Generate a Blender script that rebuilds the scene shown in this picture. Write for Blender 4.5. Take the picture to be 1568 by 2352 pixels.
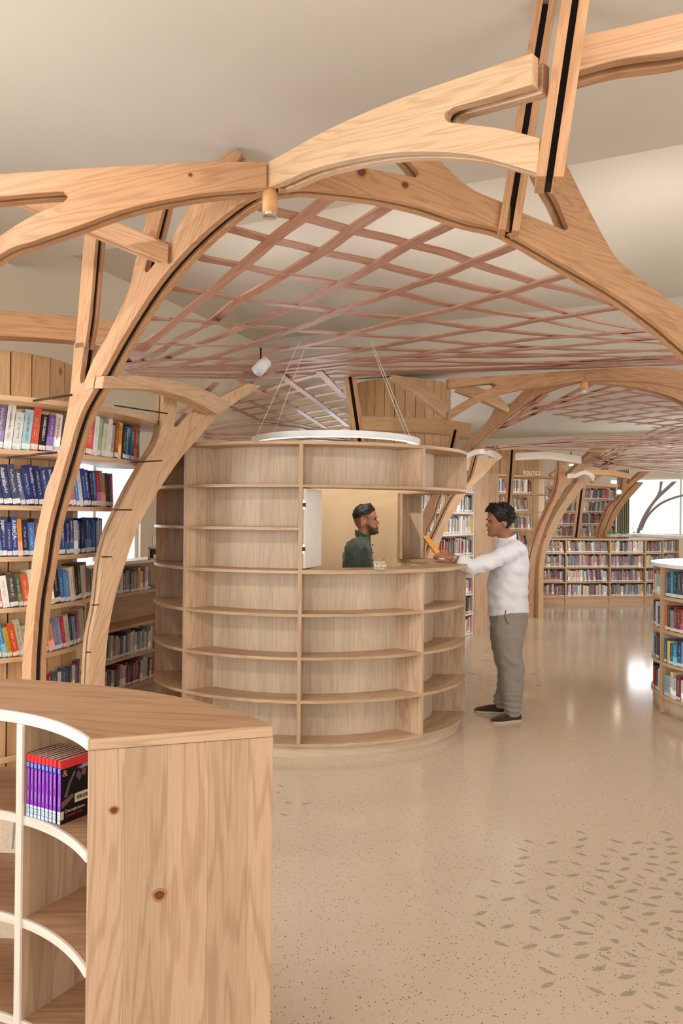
import bpy, bmesh, math, random
from mathutils import Vector, Matrix
random.seed(7)
for o in list(bpy.data.objects): bpy.data.objects.remove(o)
scene = bpy.context.scene
COL = scene.collection

# ------------------------------------------------------------------ camera
F = 1568.0                      # focal length in pixels of the 1568x2352 frame
EYE = Vector((0, 0, 1.62))
PITCH, ROLL = math.atan(8.0 / F), 0.0095
CAMR = Matrix.Rotation(math.pi / 2 + PITCH, 3, 'X') @ Matrix.Rotation(ROLL, 3, 'Z')
cd = bpy.data.cameras.new('camera'); cam = bpy.data.objects.new('camera', cd); COL.objects.link(cam)
cd.sensor_fit = 'HORIZONTAL'; cd.sensor_width = 36.0; cd.lens = 36.0 * F / 1568.0
cd.clip_start = 0.05; cd.clip_end = 200
cam.matrix_world = Matrix.Translation(EYE) @ CAMR.to_4x4()
scene.camera = cam

# ------------------------------------------------------------------ colour management, world
scene.view_settings.view_transform = 'Standard'
scene.view_settings.look = 'None'
scene.view_settings.gamma = 1.0
scene.view_settings.use_curve_mapping = False
scene.view_settings.exposure = -0.28
w = bpy.data.worlds.new('sky'); scene.world = w; w.use_nodes = True
bg = w.node_tree.nodes['Background']
bg.inputs[0].default_value = (0.86, 0.93, 1.0, 1); bg.inputs[1].default_value = 1.6

# room frame: u runs down the room, v across it
O = Vector((-3.3, 6.0)); U = Vector((0.391, 0.9205)); V = Vector((0.9205, -0.391))
def UV(u, v): return O + U * u + V * v
RZ = math.atan2(V.y, V.x)        # rotation of the room's v axis
U0, U1, V0, V1 = -9.0, 14.2, 0.0, 11.5

DAY, LAMPK = 0.46, 0.7
def area(name, loc, target, sx, sy, power, col=(1, 1, 1), spread=math.pi):
    l = bpy.data.lights.new(name, 'AREA'); l.shape = 'RECTANGLE'; l.size = sx; l.size_y = sy
    l.energy = power * DAY; l.color = col; l.spread = spread
    o = bpy.data.objects.new(name, l); COL.objects.link(o)
    o.location = loc
    d = Vector(target) - Vector(loc)
    o.rotation_euler = d.to_track_quat('-Z', 'Y').to_euler()
    return o
def spot(name, loc, target, power, size, blend=0.6, col=(1, 0.91, 0.80), rad=0.04):
    l = bpy.data.lights.new(name, 'SPOT'); l.energy = power * LAMPK; l.spot_size = math.radians(size); l.spot_blend = blend
    l.color = col; l.shadow_soft_size = rad
    o = bpy.data.objects.new(name, l); COL.objects.link(o); o.location = loc
    d = Vector(target) - Vector(loc); o.rotation_euler = d.to_track_quat('-Z', 'Y').to_euler()
    return o
# area lights as daylight at the windows; the front pair is added fill
def win_light(name, u, v, z, du, dv, sx, sz, power, col=(0.90, 0.95, 1.0)):
    p = UV(u, v); q = UV(u + du, v + dv)
    return area(name, (p.x, p.y, z), (q.x, q.y, z - 0.15), sx, sz, power, col)
win_light('fill_front_a', U0 + 0.25, 2.8, 1.75, 1, 0, 3.6, 2.3, 200)
win_light('fill_front_b', U0 + 0.25, 7.6, 1.75, 1, 0, 3.6, 2.3, 240)
win_light('daylight_right_a', -4.2, V1 - 0.25, 1.8, 0, -1, 4.2, 2.2, 330)
win_light('daylight_right_b', 4.6, V1 - 0.25, 1.8, 0, -1, 5.0, 2.2, 420)
win_light('daylight_left_a', -4.5, V0 + 0.25, 1.75, 0, 1, 3.4, 1.9, 680, (0.84, 0.92, 1.0))
win_light('daylight_left_b', 1.25, V0 - 0.40, 1.6, 0, 1, 2.1, 1.25, 110)
win_light('daylight_left_c', 8.0, V0 + 0.25, 1.9, 0, 1, 4.5, 1.6, 190)
win_light('daylight_back', U1 + 0.45, 7.9, 1.9, -1, 0, 6.4, 1.5, 560, (0.88, 0.94, 1.0))
# warm lamps up in the timber, plus added uplights for the raised bay
LAMPS = []
def lamp(loc, target, power, size, **k): LAMPS.append(spot('spotlight', loc, target, power, size, **k))
lamp((-1.5, 0.7, 3.5), (-0.75, 5.0, 1.2), 190, 46)
lamp((1.2, 0.6, 3.5), (0.2, 4.9, 0.9), 90, 46)
lamp((-0.05, 5.15, 2.98), (0.05, 6.1, 1.5), 130, 80)
lamp((-0.7, 6.6, 2.3), (-0.3, 8.6, 3.1), 36, 90)
lamp((2.05, 7.0, 2.3), (1.6, 8.6, 1.4), 40, 90)
lamp((3.0, 9.6, 2.35), (3.2, 11.4, 1.2), 60, 100)
lamp((4.4, 11.6, 2.3), (4.9, 14, 1.3), 80, 100)
lamp((1.35, 4.5, 2.9), (1.4, 5.2, 0.0), 45, 90)
lamp((-2.3, 1.6, 3.2), (-1.9, 3.9, 1.5), 75, 60)
for ux, uy, pw in ((0.7, 6.2, 44), (-0.9, 6.6, 36), (2.5, 5.5, 44), (4.2, 5.4, 36), (1.9, 7.2, 30)):  # unseen uplights added to brighten the raised ceiling bay
    lamp((ux, uy, 3.22), (ux, uy + 0.1, 4.3), pw, 165, blend=1.0, rad=0.12, col=(1, 0.97, 0.92))
lamp((-0.95, 4.9, 2.5), (-1.15, 5.2, 3.0), 12, 90)
lamp((2.2, 7.9, 2.5), (2.4, 9.0, 0.0), 60, 110)

# ------------------------------------------------------------------ picture rays -> places
def ray(px, py):
    return CAMR @ Vector(((px - 784.0) / F, -(py - 1176.0) / F, -1.0))
def P(px, py, d):               # point at depth y = d
    r = ray(px, py); return EYE + r * (d / r.y)
def PZ(px, py, z):              # point on the level z
    r = ray(px, py); return EYE + r * ((z - EYE.z) / r.z)
def PV(px, py, o, dr):          # point on the vertical plane through plan point o along dr
    r = ray(px, py); n = Vector((-dr[1], dr[0]))
    t = (n.x * o[0] + n.y * o[1]) / (n.x * r.x + n.y * r.y)
    return EYE + r * t

# ------------------------------------------------------------------ materials
def lin(c):
    return tuple(((x / 255.0) / 12.92 if x <= 10 else (((x / 255.0) + 0.055) / 1.055) ** 2.4) for x in c) + (1.0,)
def newmat(name, rough=0.5, spec=0.4):
    m = bpy.data.materials.new(name); m.use_nodes = True
    nt = m.node_tree; b = nt.nodes['Principled BSDF']
    b.inputs['Roughness'].default_value = rough; b.inputs['Specular IOR Level'].default_value = spec
    return m, nt, b
def plain(name, c, rough=0.5, metal=0.0, spec=0.4, emit=0):
    m, nt, b = newmat(name, rough, spec)
    b.inputs['Base Color'].default_value = lin(c); b.inputs['Metallic'].default_value = metal
    if emit:
        b.inputs['Emission Color'].default_value = lin(c); b.inputs['Emission Strength'].default_value = emit
    return m
def N(nt, t, **k):
    n = nt.nodes.new(t)
    for a, v in k.items(): setattr(n, a, v)
    return n
def shade_(c, k): return tuple(x * k for x in c)
def wood(name, light, dark, strip=0.09, tint=0.10, rough=0.42, fig=1.0, knots=True):
    """grain runs along gc.x; strips are glued side by side along gc.y"""
    m, nt, b = newmat(name, rough, 0.35); L = nt.links
    at = N(nt, 'ShaderNodeAttribute', attribute_name='gc')
    sep = N(nt, 'ShaderNodeSeparateXYZ'); L.new(at.outputs['Vector'], sep.inputs[0])
    dv = N(nt, 'ShaderNodeMath', operation='DIVIDE'); L.new(sep.outputs[1], dv.inputs[0]); dv.inputs[1].default_value = strip
    fl = N(nt, 'ShaderNodeMath', operation='FLOOR'); L.new(dv.outputs[0], fl.inputs[0])
    wn = N(nt, 'ShaderNodeTexWhiteNoise', noise_dimensions='1D'); L.new(fl.outputs[0], wn.inputs['W'])
    # every strip reads another piece of the log
    mul = N(nt, 'ShaderNodeVectorMath', operation='SCALE'); L.new(wn.outputs['Color'], mul.inputs[0]); mul.inputs['Scale'].default_value = 37.0
    add = N(nt, 'ShaderNodeVectorMath', operation='ADD'); L.new(at.outputs['Vector'], add.inputs[0]); L.new(mul.outputs[0], add.inputs[1])
    mp = N(nt, 'ShaderNodeMapping'); L.new(add.outputs[0], mp.inputs[0]); mp.inputs['Scale'].default_value = (0.6, 7.0, 7.0)
    n1 = N(nt, 'ShaderNodeTexNoise'); L.new(mp.outputs[0], n1.inputs['Vector']); n1.inputs['Scale'].default_value = 1.0; n1.inputs['Detail'].default_value = 3.2
    n1.inputs['Distortion'].default_value = 0.25
    ring = N(nt, 'ShaderNodeMath', operation='MULTIPLY'); L.new(n1.outputs['Fac'], ring.inputs[0]); ring.inputs[1].default_value = 95.0 * fig
    sn = N(nt, 'ShaderNodeMath', operation='SINE'); L.new(ring.outputs[0], sn.inputs[0])
    mp2 = N(nt, 'ShaderNodeMapping'); L.new(add.outputs[0], mp2.inputs[0]); mp2.inputs['Scale'].default_value = (7.0, 210.0, 210.0)
    n2 = N(nt, 'ShaderNodeTexNoise'); L.new(mp2.outputs[0], n2.inputs['Vector']); n2.inputs['Scale'].default_value = 1.0; n2.inputs['Detail'].default_value = 1.5
    mp3 = N(nt, 'ShaderNodeMapping'); L.new(add.outputs[0], mp3.inputs[0]); mp3.inputs['Scale'].default_value = (0.8, 3.0, 3.0)
    n3 = N(nt, 'ShaderNodeTexNoise'); L.new(mp3.outputs[0], n3.inputs['Vector']); n3.inputs['Scale'].default_value = 1.5
    mx = N(nt, 'ShaderNodeMix', data_type='RGBA')
    mr = N(nt, 'ShaderNodeMapRange'); L.new(sn.outputs[0], mr.inputs[0]); mr.inputs[1].default_value = 0.05; mr.inputs[2].default_value = 1.0; mr.inputs[3].default_value = 0.0; mr.inputs[4].default_value = 0.34
    f2 = N(nt, 'ShaderNodeMath', operation='MULTIPLY_ADD'); L.new(n2.outputs['Fac'], f2.inputs[0]); f2.inputs[1].default_value = 0.62; L.new(mr.outputs[0], f2.inputs[2])
    f3 = N(nt, 'ShaderNodeMath', operation='ADD'); L.new(f2.outputs[0], f3.inputs[0]); f3.inputs[1].default_value = -0.18; f3.use_clamp = True
    L.new(f3.outputs[0], mx.inputs['Factor'])
    mx.inputs['A'].default_value = lin(light); mx.inputs['B'].default_value = lin(dark)
    hsv = N(nt, 'ShaderNodeHueSaturation'); L.new(mx.outputs['Result'], hsv.inputs['Color'])
    v1 = N(nt, 'ShaderNodeMapRange'); L.new(wn.outputs['Value'], v1.inputs[0]); v1.inputs[3].default_value = 1 - tint; v1.inputs[4].default_value = 1 + tint
    v2 = N(nt, 'ShaderNodeMapRange'); L.new(n3.outputs['Fac'], v2.inputs[0]); v2.inputs[3].default_value = 0.86; v2.inputs[4].default_value = 1.14
    vm = N(nt, 'ShaderNodeMath', operation='MULTIPLY'); L.new(v1.outputs[0], vm.inputs[0]); L.new(v2.outputs[0], vm.inputs[1])
    L.new(vm.outputs[0], hsv.inputs['Value'])
    last = hsv.outputs[0]
    if strip < 0.15:        # glue lines between the strips
        fr = N(nt, 'ShaderNodeMath', operation='FRACT'); L.new(dv.outputs[0], fr.inputs[0])
        jl = N(nt, 'ShaderNodeMath', operation='LESS_THAN'); L.new(fr.outputs[0], jl.inputs[0]); jl.inputs[1].default_value = 0.0011 / strip
        jf = N(nt, 'ShaderNodeMath', operation='MULTIPLY'); L.new(jl.outputs[0], jf.inputs[0]); jf.inputs[1].default_value = 0.45
        jx = N(nt, 'ShaderNodeMix', data_type='RGBA'); L.new(jf.outputs[0], jx.inputs['Factor']); L.new(last, jx.inputs['A']); jx.inputs['B'].default_value = lin(shade_(dark, 0.75)); last = jx.outputs['Result']
    if knots:
        mk = N(nt, 'ShaderNodeMapping'); L.new(at.outputs['Vector'], mk.inputs[0]); mk.inputs['Scale'].default_value = (1.6, 2.6, 2.6)
        vo = N(nt, 'ShaderNodeTexVoronoi'); L.new(mk.outputs[0], vo.inputs['Vector']); vo.inputs['Scale'].default_value = 1.1; vo.inputs['Randomness'].default_value = 1.0
        kr = N(nt, 'ShaderNodeMapRange'); L.new(vo.outputs['Distance'], kr.inputs[0]); kr.inputs[1].default_value = 0.035; kr.inputs[2].default_value = 0.065; kr.inputs[3].default_value = 0.75; kr.inputs[4].default_value = 0.0
        kx = N(nt, 'ShaderNodeMix', data_type='RGBA'); L.new(kr.outputs[0], kx.inputs['Factor']); L.new(last, kx.inputs['A']); kx.inputs['B'].default_value = lin((112, 70, 44)); last = kx.outputs['Result']
    L.new(last, b.inputs['Base Color'])
    bp = N(nt, 'ShaderNodeBump'); bp.inputs['Strength'].default_value = 0.06; bp.inputs['Distance'].default_value = 0.002
    L.new(n2.outputs['Fac'], bp.inputs['Height']); L.new(bp.outputs[0], b.inputs['Normal'])
    return m
M = {}
M['arch'] = wood('arch_timber', (198, 152, 112), (150, 102, 66), strip=0.30, tint=0.05, fig=1.0)
M['arch_pale'] = wood('arch_timber_pale', (212, 176, 138), (172, 128, 90), strip=0.35, tint=0.05, fig=1.1)
M['lattice'] = wood('lattice_strip_wood', (198, 152, 132), (148, 98, 80), strip=0.4, tint=0.06, fig=1.2, knots=False)
M['kiosk'] = wood('kiosk_ash', (198, 166, 134), (156, 118, 86), strip=0.075, tint=0.10, fig=0.8, knots=False)
M['kiosk_back'] = wood('kiosk_back_ply', (208, 186, 160), (180, 152, 124), strip=0.11, tint=0.07, fig=0.7, knots=False)
M['edge'] = wood('pale_shelf_edge', (238, 228, 216), (220, 202, 184), strip=0.2, tint=0.03, fig=0.7, knots=False)
M['fg_end'] = wood('end_panel_timber', (204, 170, 138), (158, 116, 82), strip=0.105, tint=0.12, fig=0.85)
M['fg_top'] = wood('shelf_top_timber', (194, 154, 120), (148, 104, 72), strip=0.10, tint=0.08, fig=0.8)
M['shelf'] = wood('bookcase_timber', (214, 178, 140), (180, 136, 98), strip=0.2, tint=0.06, fig=0.8, knots=False)
M['plank'] = wood('drum_board_timber', (204, 164, 120), (172, 128, 86), strip=0.5, tint=0.04, fig=0.8)
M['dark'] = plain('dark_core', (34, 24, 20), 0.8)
M['rod'] = plain('dark_steel_rod', (60, 44, 36), 0.45, 0.6)
M['white'] = plain('white_metal', (238, 240, 240), 0.35)
M['steel'] = plain('bright_steel', (225, 225, 222), 0.25, 0.9)
M['cream'] = plain('cream_lining', (232, 206, 168), 0.6)
M['black'] = plain('black_plastic', (18, 18, 20), 0.5)

def plaster():
    m, nt, b = newmat('warm_plaster', 0.85, 0.2); L = nt.links
    tc = N(nt, 'ShaderNodeTexCoord'); n = N(nt, 'ShaderNodeTexNoise'); L.new(tc.outputs['Object'], n.inputs['Vector']); n.inputs['Scale'].default_value = 0.7
    n.inputs['Detail'].default_value = 5
    r = N(nt, 'ShaderNodeValToRGB'); L.new(n.outputs['Fac'], r.inputs[0])
    r.color_ramp.elements[0].position = 0.3; r.color_ramp.elements[1].position = 0.7
    r.color_ramp.elements[0].color = lin((212, 202, 186)); r.color_ramp.elements[1].color = lin((219, 209, 194))
    L.new(r.outputs[0], b.inputs['Base Color'])
    n2 = N(nt, 'ShaderNodeTexNoise'); L.new(tc.outputs['Object'], n2.inputs['Vector']); n2.inputs['Scale'].default_value = 260
    bp = N(nt, 'ShaderNodeBump'); bp.inputs['Strength'].default_value = 0.12; bp.inputs['Distance'].default_value = 0.002; L.new(n2.outputs['Fac'], bp.inputs['Height']); L.new(bp.outputs[0], b.inputs['Normal'])
    return m
M['plaster'] = plaster()
M['wallpaint'] = plain('cream_wall_paint', (228, 216, 194), 0.8, spec=0.2)

def terrazzo(name, base, base2, fleck, dens, scale, rough=0.16):
    m, nt, b = newmat(name, rough, 0.45); L = nt.links
    tc = N(nt, 'ShaderNodeTexCoord')
    n = N(nt, 'ShaderNodeTexNoise'); L.new(tc.outputs['Object'], n.inputs['Vector']); n.inputs['Scale'].default_value = 1.1; n.inputs['Detail'].default_value = 4
    mx = N(nt, 'ShaderNodeMix', data_type='RGBA'); L.new(n.outputs['Fac'], mx.inputs['Factor']); mx.inputs['A'].default_value = lin(base); mx.inputs['B'].default_value = lin(base2)
    vo = N(nt, 'ShaderNodeTexVoronoi'); L.new(tc.outputs['Object'], vo.inputs['Vector']); vo.inputs['Scale'].default_value = scale
    sp = N(nt, 'ShaderNodeSeparateColor'); L.new(vo.outputs['Color'], sp.inputs[0])
    # only some cells carry a chip, each with its own size
    sz = N(nt, 'ShaderNodeMapRange'); L.new(sp.outputs[0], sz.inputs[0]); sz.inputs[1].default_value = 1 - dens; sz.inputs[2].default_value = 1.0; sz.inputs[3].default_value = 0.0; sz.inputs[4].default_value = 0.42
    lt = N(nt, 'ShaderNodeMath', operation='LESS_THAN'); L.new(vo.outputs['Distance'], lt.inputs[0]); L.new(sz.outputs[0], lt.inputs[1])
    m2 = N(nt, 'ShaderNodeMix', data_type='RGBA'); fa = N(nt, 'ShaderNodeMath', operation='MULTIPLY'); L.new(lt.outputs[0], fa.inputs[0]); fa.inputs[1].default_value = 0.85
    L.new(fa.outputs[0], m2.inputs['Factor']); L.new(mx.outputs['Result'], m2.inputs['A']); m2.inputs['B'].default_value = lin(fleck)
    # fine grey dust
    n4 = N(nt, 'ShaderNodeTexNoise'); L.new(tc.outputs['Object'], n4.inputs['Vector']); n4.inputs['Scale'].default_value = 420
    n4r = N(nt, 'ShaderNodeMapRange'); L.new(n4.outputs['Fac'], n4r.inputs[0]); n4r.inputs[1].default_value = 0.3; n4r.inputs[2].default_value = 0.7; n4r.inputs[3].default_value = 0.93; n4r.inputs[4].default_value = 1.05
    h = N(nt, 'ShaderNodeHueSaturation'); L.new(m2.outputs['Result'], h.inputs['Color']); L.new(n4r.outputs[0], h.inputs['Value'])
    L.new(h.outputs[0], b.inputs['Base Color'])
    return m
M['floor'] = terrazzo('beige_terrazzo', (222, 202, 178), (211, 188, 163), (84, 72, 62), 0.26, 140, rough=0.13)
M['leaf'] = terrazzo('green_chip_terrazzo', (186, 172, 148), (170, 160, 136), (74, 84, 66), 0.8, 230)

def booknodes(name, attr):
    """cover colour from the object (or a mesh attribute), title print and colour bands on the spine"""
    m, nt, b = newmat(name, 0.38, 0.4); L = nt.links
    if attr:
        a = N(nt, 'ShaderNodeAttribute', attribute_name='Col'); col = a.outputs['Color']
        a2 = N(nt, 'ShaderNodeAttribute', attribute_name='gc'); co = a2.outputs['Vector']
        a3 = N(nt, 'ShaderNodeAttribute', attribute_name='rnd'); rnd = a3.outputs['Fac']
    else:
        oi = N(nt, 'ShaderNodeObjectInfo'); col = oi.outputs['Color']; rnd = oi.outputs['Random']
        tc = N(nt, 'ShaderNodeTexCoord'); co = tc.outputs['Object']
    sp = N(nt, 'ShaderNodeSeparateXYZ'); L.new(co, sp.inputs[0])
    off = N(nt, 'ShaderNodeCombineXYZ'); r50 = N(nt, 'ShaderNodeMath', operation='MULTIPLY'); L.new(rnd, r50.inputs[0]); r50.inputs[1].default_value = 91.0
    L.new(r50.outputs[0], off.inputs[1])
    ad = N(nt, 'ShaderNodeVectorMath', operation='ADD'); L.new(co, ad.inputs[0]); L.new(off.outputs[0], ad.inputs[1])
    mp = N(nt, 'ShaderNodeMapping'); L.new(ad.outputs[0], mp.inputs[0]); mp.inputs['Scale'].default_value = (5.0, 1.0, 58.0)
    n = N(nt, 'ShaderNodeTexNoise'); L.new(mp.outputs[0], n.inputs['Vector']); n.inputs['Scale'].default_value = 1.0; n.inputs['Detail'].default_value = 1.0
    th = N(nt, 'ShaderNodeMath', operation='GREATER_THAN'); L.new(n.outputs['Fac'], th.inputs[0]); th.inputs[1].default_value = 0.53
    def rng(src, lo, hi):
        g = N(nt, 'ShaderNodeMath', operation='GREATER_THAN'); L.new(src, g.inputs[0]); g.inputs[1].default_value = lo
        l = N(nt, 'ShaderNodeMath', operation='LESS_THAN'); L.new(src, l.inputs[0]); l.inputs[1].default_value = hi
        k = N(nt, 'ShaderNodeMath', operation='MULTIPLY'); L.new(g.outputs[0], k.inputs[0]); L.new(l.outputs[0], k.inputs[1]); return k.outputs[0]
    def mul(p, q):
        k = N(nt, 'ShaderNodeMath', operation='MULTIPLY'); L.new(p, k.inputs[0]); L.new(q, k.inputs[1]); return k.outputs[0]
    zshift = N(nt, 'ShaderNodeMath', operation='MULTIPLY_ADD'); L.new(rnd, zshift.inputs[0]); zshift.inputs[1].default_value = -0.16; L.new(sp.outputs[2], zshift.inputs[2])
    sxx = N(nt, 'ShaderNodeMath', operation='ABSOLUTE'); L.new(sp.outputs[0], sxx.inputs[0])
    title = mul(mul(rng(zshift.outputs[0], 0.20, 0.78), rng(sxx.outputs[0], -1, 0.17)), th.outputs[0])
    spine = N(nt, 'ShaderNodeMath', operation='LESS_THAN'); L.new(sp.outputs[1], spine.inputs[0]); spine.inputs[1].default_value = 0.004
    title = mul(title, spine.outputs[0])
    # lower colour block on about a third of the books
    g = N(nt, 'ShaderNodeMath', operation='GREATER_THAN'); L.new(rnd, g.inputs[0]); g.inputs[1].default_value = 0.62
    band = mul(rng(sp.outputs[2], -1, 0.40), g.outputs[0])
    hs = N(nt, 'ShaderNodeHueSaturation'); L.new(col, hs.inputs['Color']); hs.inputs['Hue'].default_value = 0.47; hs.inputs['Value'].default_value = 1.9; hs.inputs['Saturation'].default_value = 0.9
    m1 = N(nt, 'ShaderNodeMix', data_type='RGBA'); L.new(band, m1.inputs['Factor']); L.new(col, m1.inputs['A']); L.new(hs.outputs[0], m1.inputs['B'])
    # lettering is pale on dark spines, dark on pale ones
    bw = N(nt, 'ShaderNodeRGBToBW'); L.new(col, bw.inputs[0])
    gt = N(nt, 'ShaderNodeMath', operation='GREATER_THAN'); L.new(bw.outputs[0], gt.inputs[0]); gt.inputs[1].default_value = 0.30
    ink = N(nt, 'ShaderNodeMix', data_type='RGBA'); L.new(gt.outputs[0], ink.inputs['Factor']); ink.inputs['A'].default_value = lin((226, 222, 208)); ink.inputs['B'].default_value = lin((70, 58, 58))
    tf = N(nt, 'ShaderNodeMath', operation='MULTIPLY'); L.new(title, tf.inputs[0]); tf.inputs[1].default_value = 0.6
    m2 = N(nt, 'ShaderNodeMix', data_type='RGBA'); L.new(tf.outputs[0], m2.inputs['Factor']); L.new(m1.outputs['Result'], m2.inputs['A']); L.new(ink.outputs['Result'], m2.inputs['B'])
    L.new(m2.outputs['Result'], b.inputs['Base Color'])
    return m
M['cover'] = booknodes('book_cover', False)
M['cover_far'] = booknodes('book_cover_far', True)
def ocol(name, rough=0.45):
    m, nt, b = newmat(name, rough, 0.4)
    oi = N(nt, 'ShaderNodeObjectInfo'); nt.links.new(oi.outputs['Color'], b.inputs['Base Color']); return m
M['ocol'] = ocol('cover_colour')
M['pages'] = plain('book_pages', (222, 212, 194), 0.8, spec=0.1)
def sticker():
    m, nt, b = newmat('shelf_mark_sticker', 0.6, 0.2); L = nt.links
    tc = N(nt, 'ShaderNodeTexCoord'); oi = N(nt, 'ShaderNodeObjectInfo')
    ad = N(nt, 'ShaderNodeVectorMath', operation='ADD'); L.new(tc.outputs['Object'], ad.inputs[0]); L.new(oi.outputs['Random'], ad.inputs[1])
    mp = N(nt, 'ShaderNodeMapping'); L.new(ad.outputs[0], mp.inputs[0]); mp.inputs['Scale'].default_value = (7, 1, 60)
    n = N(nt, 'ShaderNodeTexNoise'); L.new(mp.outputs[0], n.inputs['Vector']); n.inputs['Scale'].default_value = 1
    th = N(nt, 'ShaderNodeMath', operation='GREATER_THAN'); L.new(n.outputs['Fac'], th.inputs[0]); th.inputs[1].default_value = 0.6
    mx = N(nt, 'ShaderNodeMix', data_type='RGBA'); L.new(th.outputs[0], mx.inputs['Factor']); mx.inputs['A'].default_value = lin((236, 234, 228)); mx.inputs['B'].default_value = lin((150, 150, 150))
    L.new(mx.outputs['Result'], b.inputs['Base Color']); return m
M['sticker'] = sticker()

# ------------------------------------------------------------------ mesh builder
WLOC = {}
def wloc(o): return WLOC.get(o.name, Vector((0, 0, 0))) if o else Vector((0, 0, 0))
class MB:
    def __init__(s): s.v = []; s.f = []; s.g = []; s.m = []; s.c = []; s.r = []; s.off = Vector((random.uniform(0, 40), random.uniform(0, 40), random.uniform(0, 40))); s.sm = []
    def add(s, vs, fs, gs=None, mat=0, smooth=False, col=None, rnd=0.0):
        b = len(s.v); s.v += [Vector(p) for p in vs]; s.f += [[b + i for i in f] for f in fs]
        s.g += ([Vector(q) for q in gs] if gs else [Vector(p) for p in vs]); s.m += [mat] * len(fs); s.sm += [smooth] * len(fs)
        s.c += [col or (1, 1, 1, 1)] * len(vs); s.r += [rnd] * len(vs)
    def box(s, c, size, rz=0.0, grain=0, mat=0, M3=None):
        c = Vector(c); R = M3 or Matrix.Rotation(rz, 3, 'Z'); hx, hy, hz = [q / 2 for q in size]
        loc = [Vector((x, y, z)) for x in (-hx, hx) for y in (-hy, hy) for z in (-hz, hz)]
        order = {0: (0, 1, 2), 1: (1, 0, 2), 2: (2, 0, 1)}[grain]
        s.add([c + R @ p for p in loc], [(0, 1, 3, 2), (4, 6, 7, 5), (0, 4, 5, 1), (2, 3, 7, 6), (0, 2, 6, 4), (1, 5, 7, 3)],
              [Vector((p[order[0]], p[order[1]] + p[order[2]], p[order[2]])) for p in loc], mat)
    def prism(s, poly, off, gs=None, mat=0):
        """closed outline poly (3D) pushed by off"""
        n = len(poly); off = Vector(off); a = [Vector(p) for p in poly]; b2 = [p + off for p in a]
        g = [Vector(q) for q in gs] if gs else a
        fs = [list(range(n)), list(range(2 * n - 1, n - 1, -1))]
        fs += [[i, n + i, n + (i + 1) % n, (i + 1) % n] for i in range(n)]
        s.add(a + b2, fs, g + [q + Vector((0, off.length, 0)) for q in g], mat)
    def strip(s, pa, pb, th, up=(0, 0, 1), mat=0, gs=None):
        """board between two edge polylines pa and pb, thickness th along up; grain follows the edge"""
        up = Vector(up) * th; n = len(pa); vs = []; g = []; L = 0
        for i in range(n):
            if i: L += (Vector(pa[i]) - Vector(pa[i - 1])).length
            wd = (Vector(pb[i]) - Vector(pa[i])).length
            a, b2 = Vector(pa[i]), Vector(pb[i]); vs += [a, b2, a + up, b2 + up]
            g += [Vector((L, 0, 0)), Vector((L, wd, 0)), Vector((L, th, th)), Vector((L, wd + th, th))]
        fs = []
        for i in range(n - 1):
            k = 4 * i; fs += [(k, k + 1, k + 5, k + 4), (k + 2, k + 6, k + 7, k + 3), (k, k + 4, k + 6, k + 2), (k + 1, k + 3, k + 7, k + 5)]
        fs += [(0, 2, 3, 1), (4 * n - 4, 4 * n - 3, 4 * n - 1, 4 * n - 2)]
        s.add(vs, fs, gs(vs) if gs else g, mat)
    def tube(s, pts, r, n=8, mat=0, cap=True, smooth=True):
        pts = [Vector(p) for p in pts]; rs = r if isinstance(r, (list, tuple)) else [r] * len(pts)
        vs = []; g = []; L = 0; ref = None
        for i, p in enumerate(pts):
            t = (pts[min(i + 1, len(pts) - 1)] - pts[max(i - 1, 0)]).normalized()
            if ref is None: ref = Vector((0, 0, 1)) if abs(t.z) < 0.9 else Vector((1, 0, 0))
            a = t.cross(ref).normalized(); b2 = a.cross(t).normalized(); ref = b2
            if i: L += (p - pts[i - 1]).length
            for k in range(n):
                an = 2 * math.pi * k / n; vs.append(p + (a * math.cos(an) + b2 * math.sin(an)) * rs[i]); g.append(Vector((L, rs[i] * math.cos(an), rs[i] * math.sin(an))))
        fs = [(i * n + k, i * n + (k + 1) % n, (i + 1) * n + (k + 1) % n, (i + 1) * n + k) for i in range(len(pts) - 1) for k in range(n)]
        if cap: fs += [list(range(n - 1, -1, -1)), list(range((len(pts) - 1) * n, len(pts) * n))]
        s.add(vs, fs, g, mat, smooth)
    def build(s, name, mat, parent=None, bevel=0):
        me = bpy.data.meshes.new(name); o0 = wloc(parent)
        me.from_pydata([tuple(p - o0) for p in s.v], [], s.f)
        for mm in (mat if isinstance(mat, (list, tuple)) else [mat]): me.materials.append(mm)
        for i, p in enumerate(me.polygons): p.material_index = s.m[i]; p.use_smooth = s.sm[i]
        at = me.attributes.new('gc', 'FLOAT_VECTOR', 'POINT')
        for i, q in enumerate(s.g): at.data[i].vector = q + s.off
        bm = bmesh.new(); bm.from_mesh(me); bmesh.ops.recalc_face_normals(bm, faces=bm.faces); bm.to_mesh(me); bm.free()
        o = bpy.data.objects.new(name, me); COL.objects.link(o); o.parent = parent
        WLOC[o.name] = o0
        if bevel:
            bv = o.modifiers.new('bevel', 'BEVEL'); bv.width = bevel; bv.segments = 2; bv.limit_method = 'ANGLE'; bv.angle_limit = math.radians(40)
        return o
def thing(name, label, cat, loc, group=None):
    o = bpy.data.objects.new(name, None); COL.objects.link(o); o.location = loc; o.empty_display_size = 0.1
    WLOC[o.name] = Vector(loc)
    return tag(o, label, cat, group)
def tag(o, label, cat, group=None):
    o['label'] = label; o['category'] = cat
    if group: o['group'] = group
    return o
def struct(o, label, cat=None):
    o['kind'] = 'structure'; o['label'] = label
    if cat: o['category'] = cat
    return o
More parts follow.
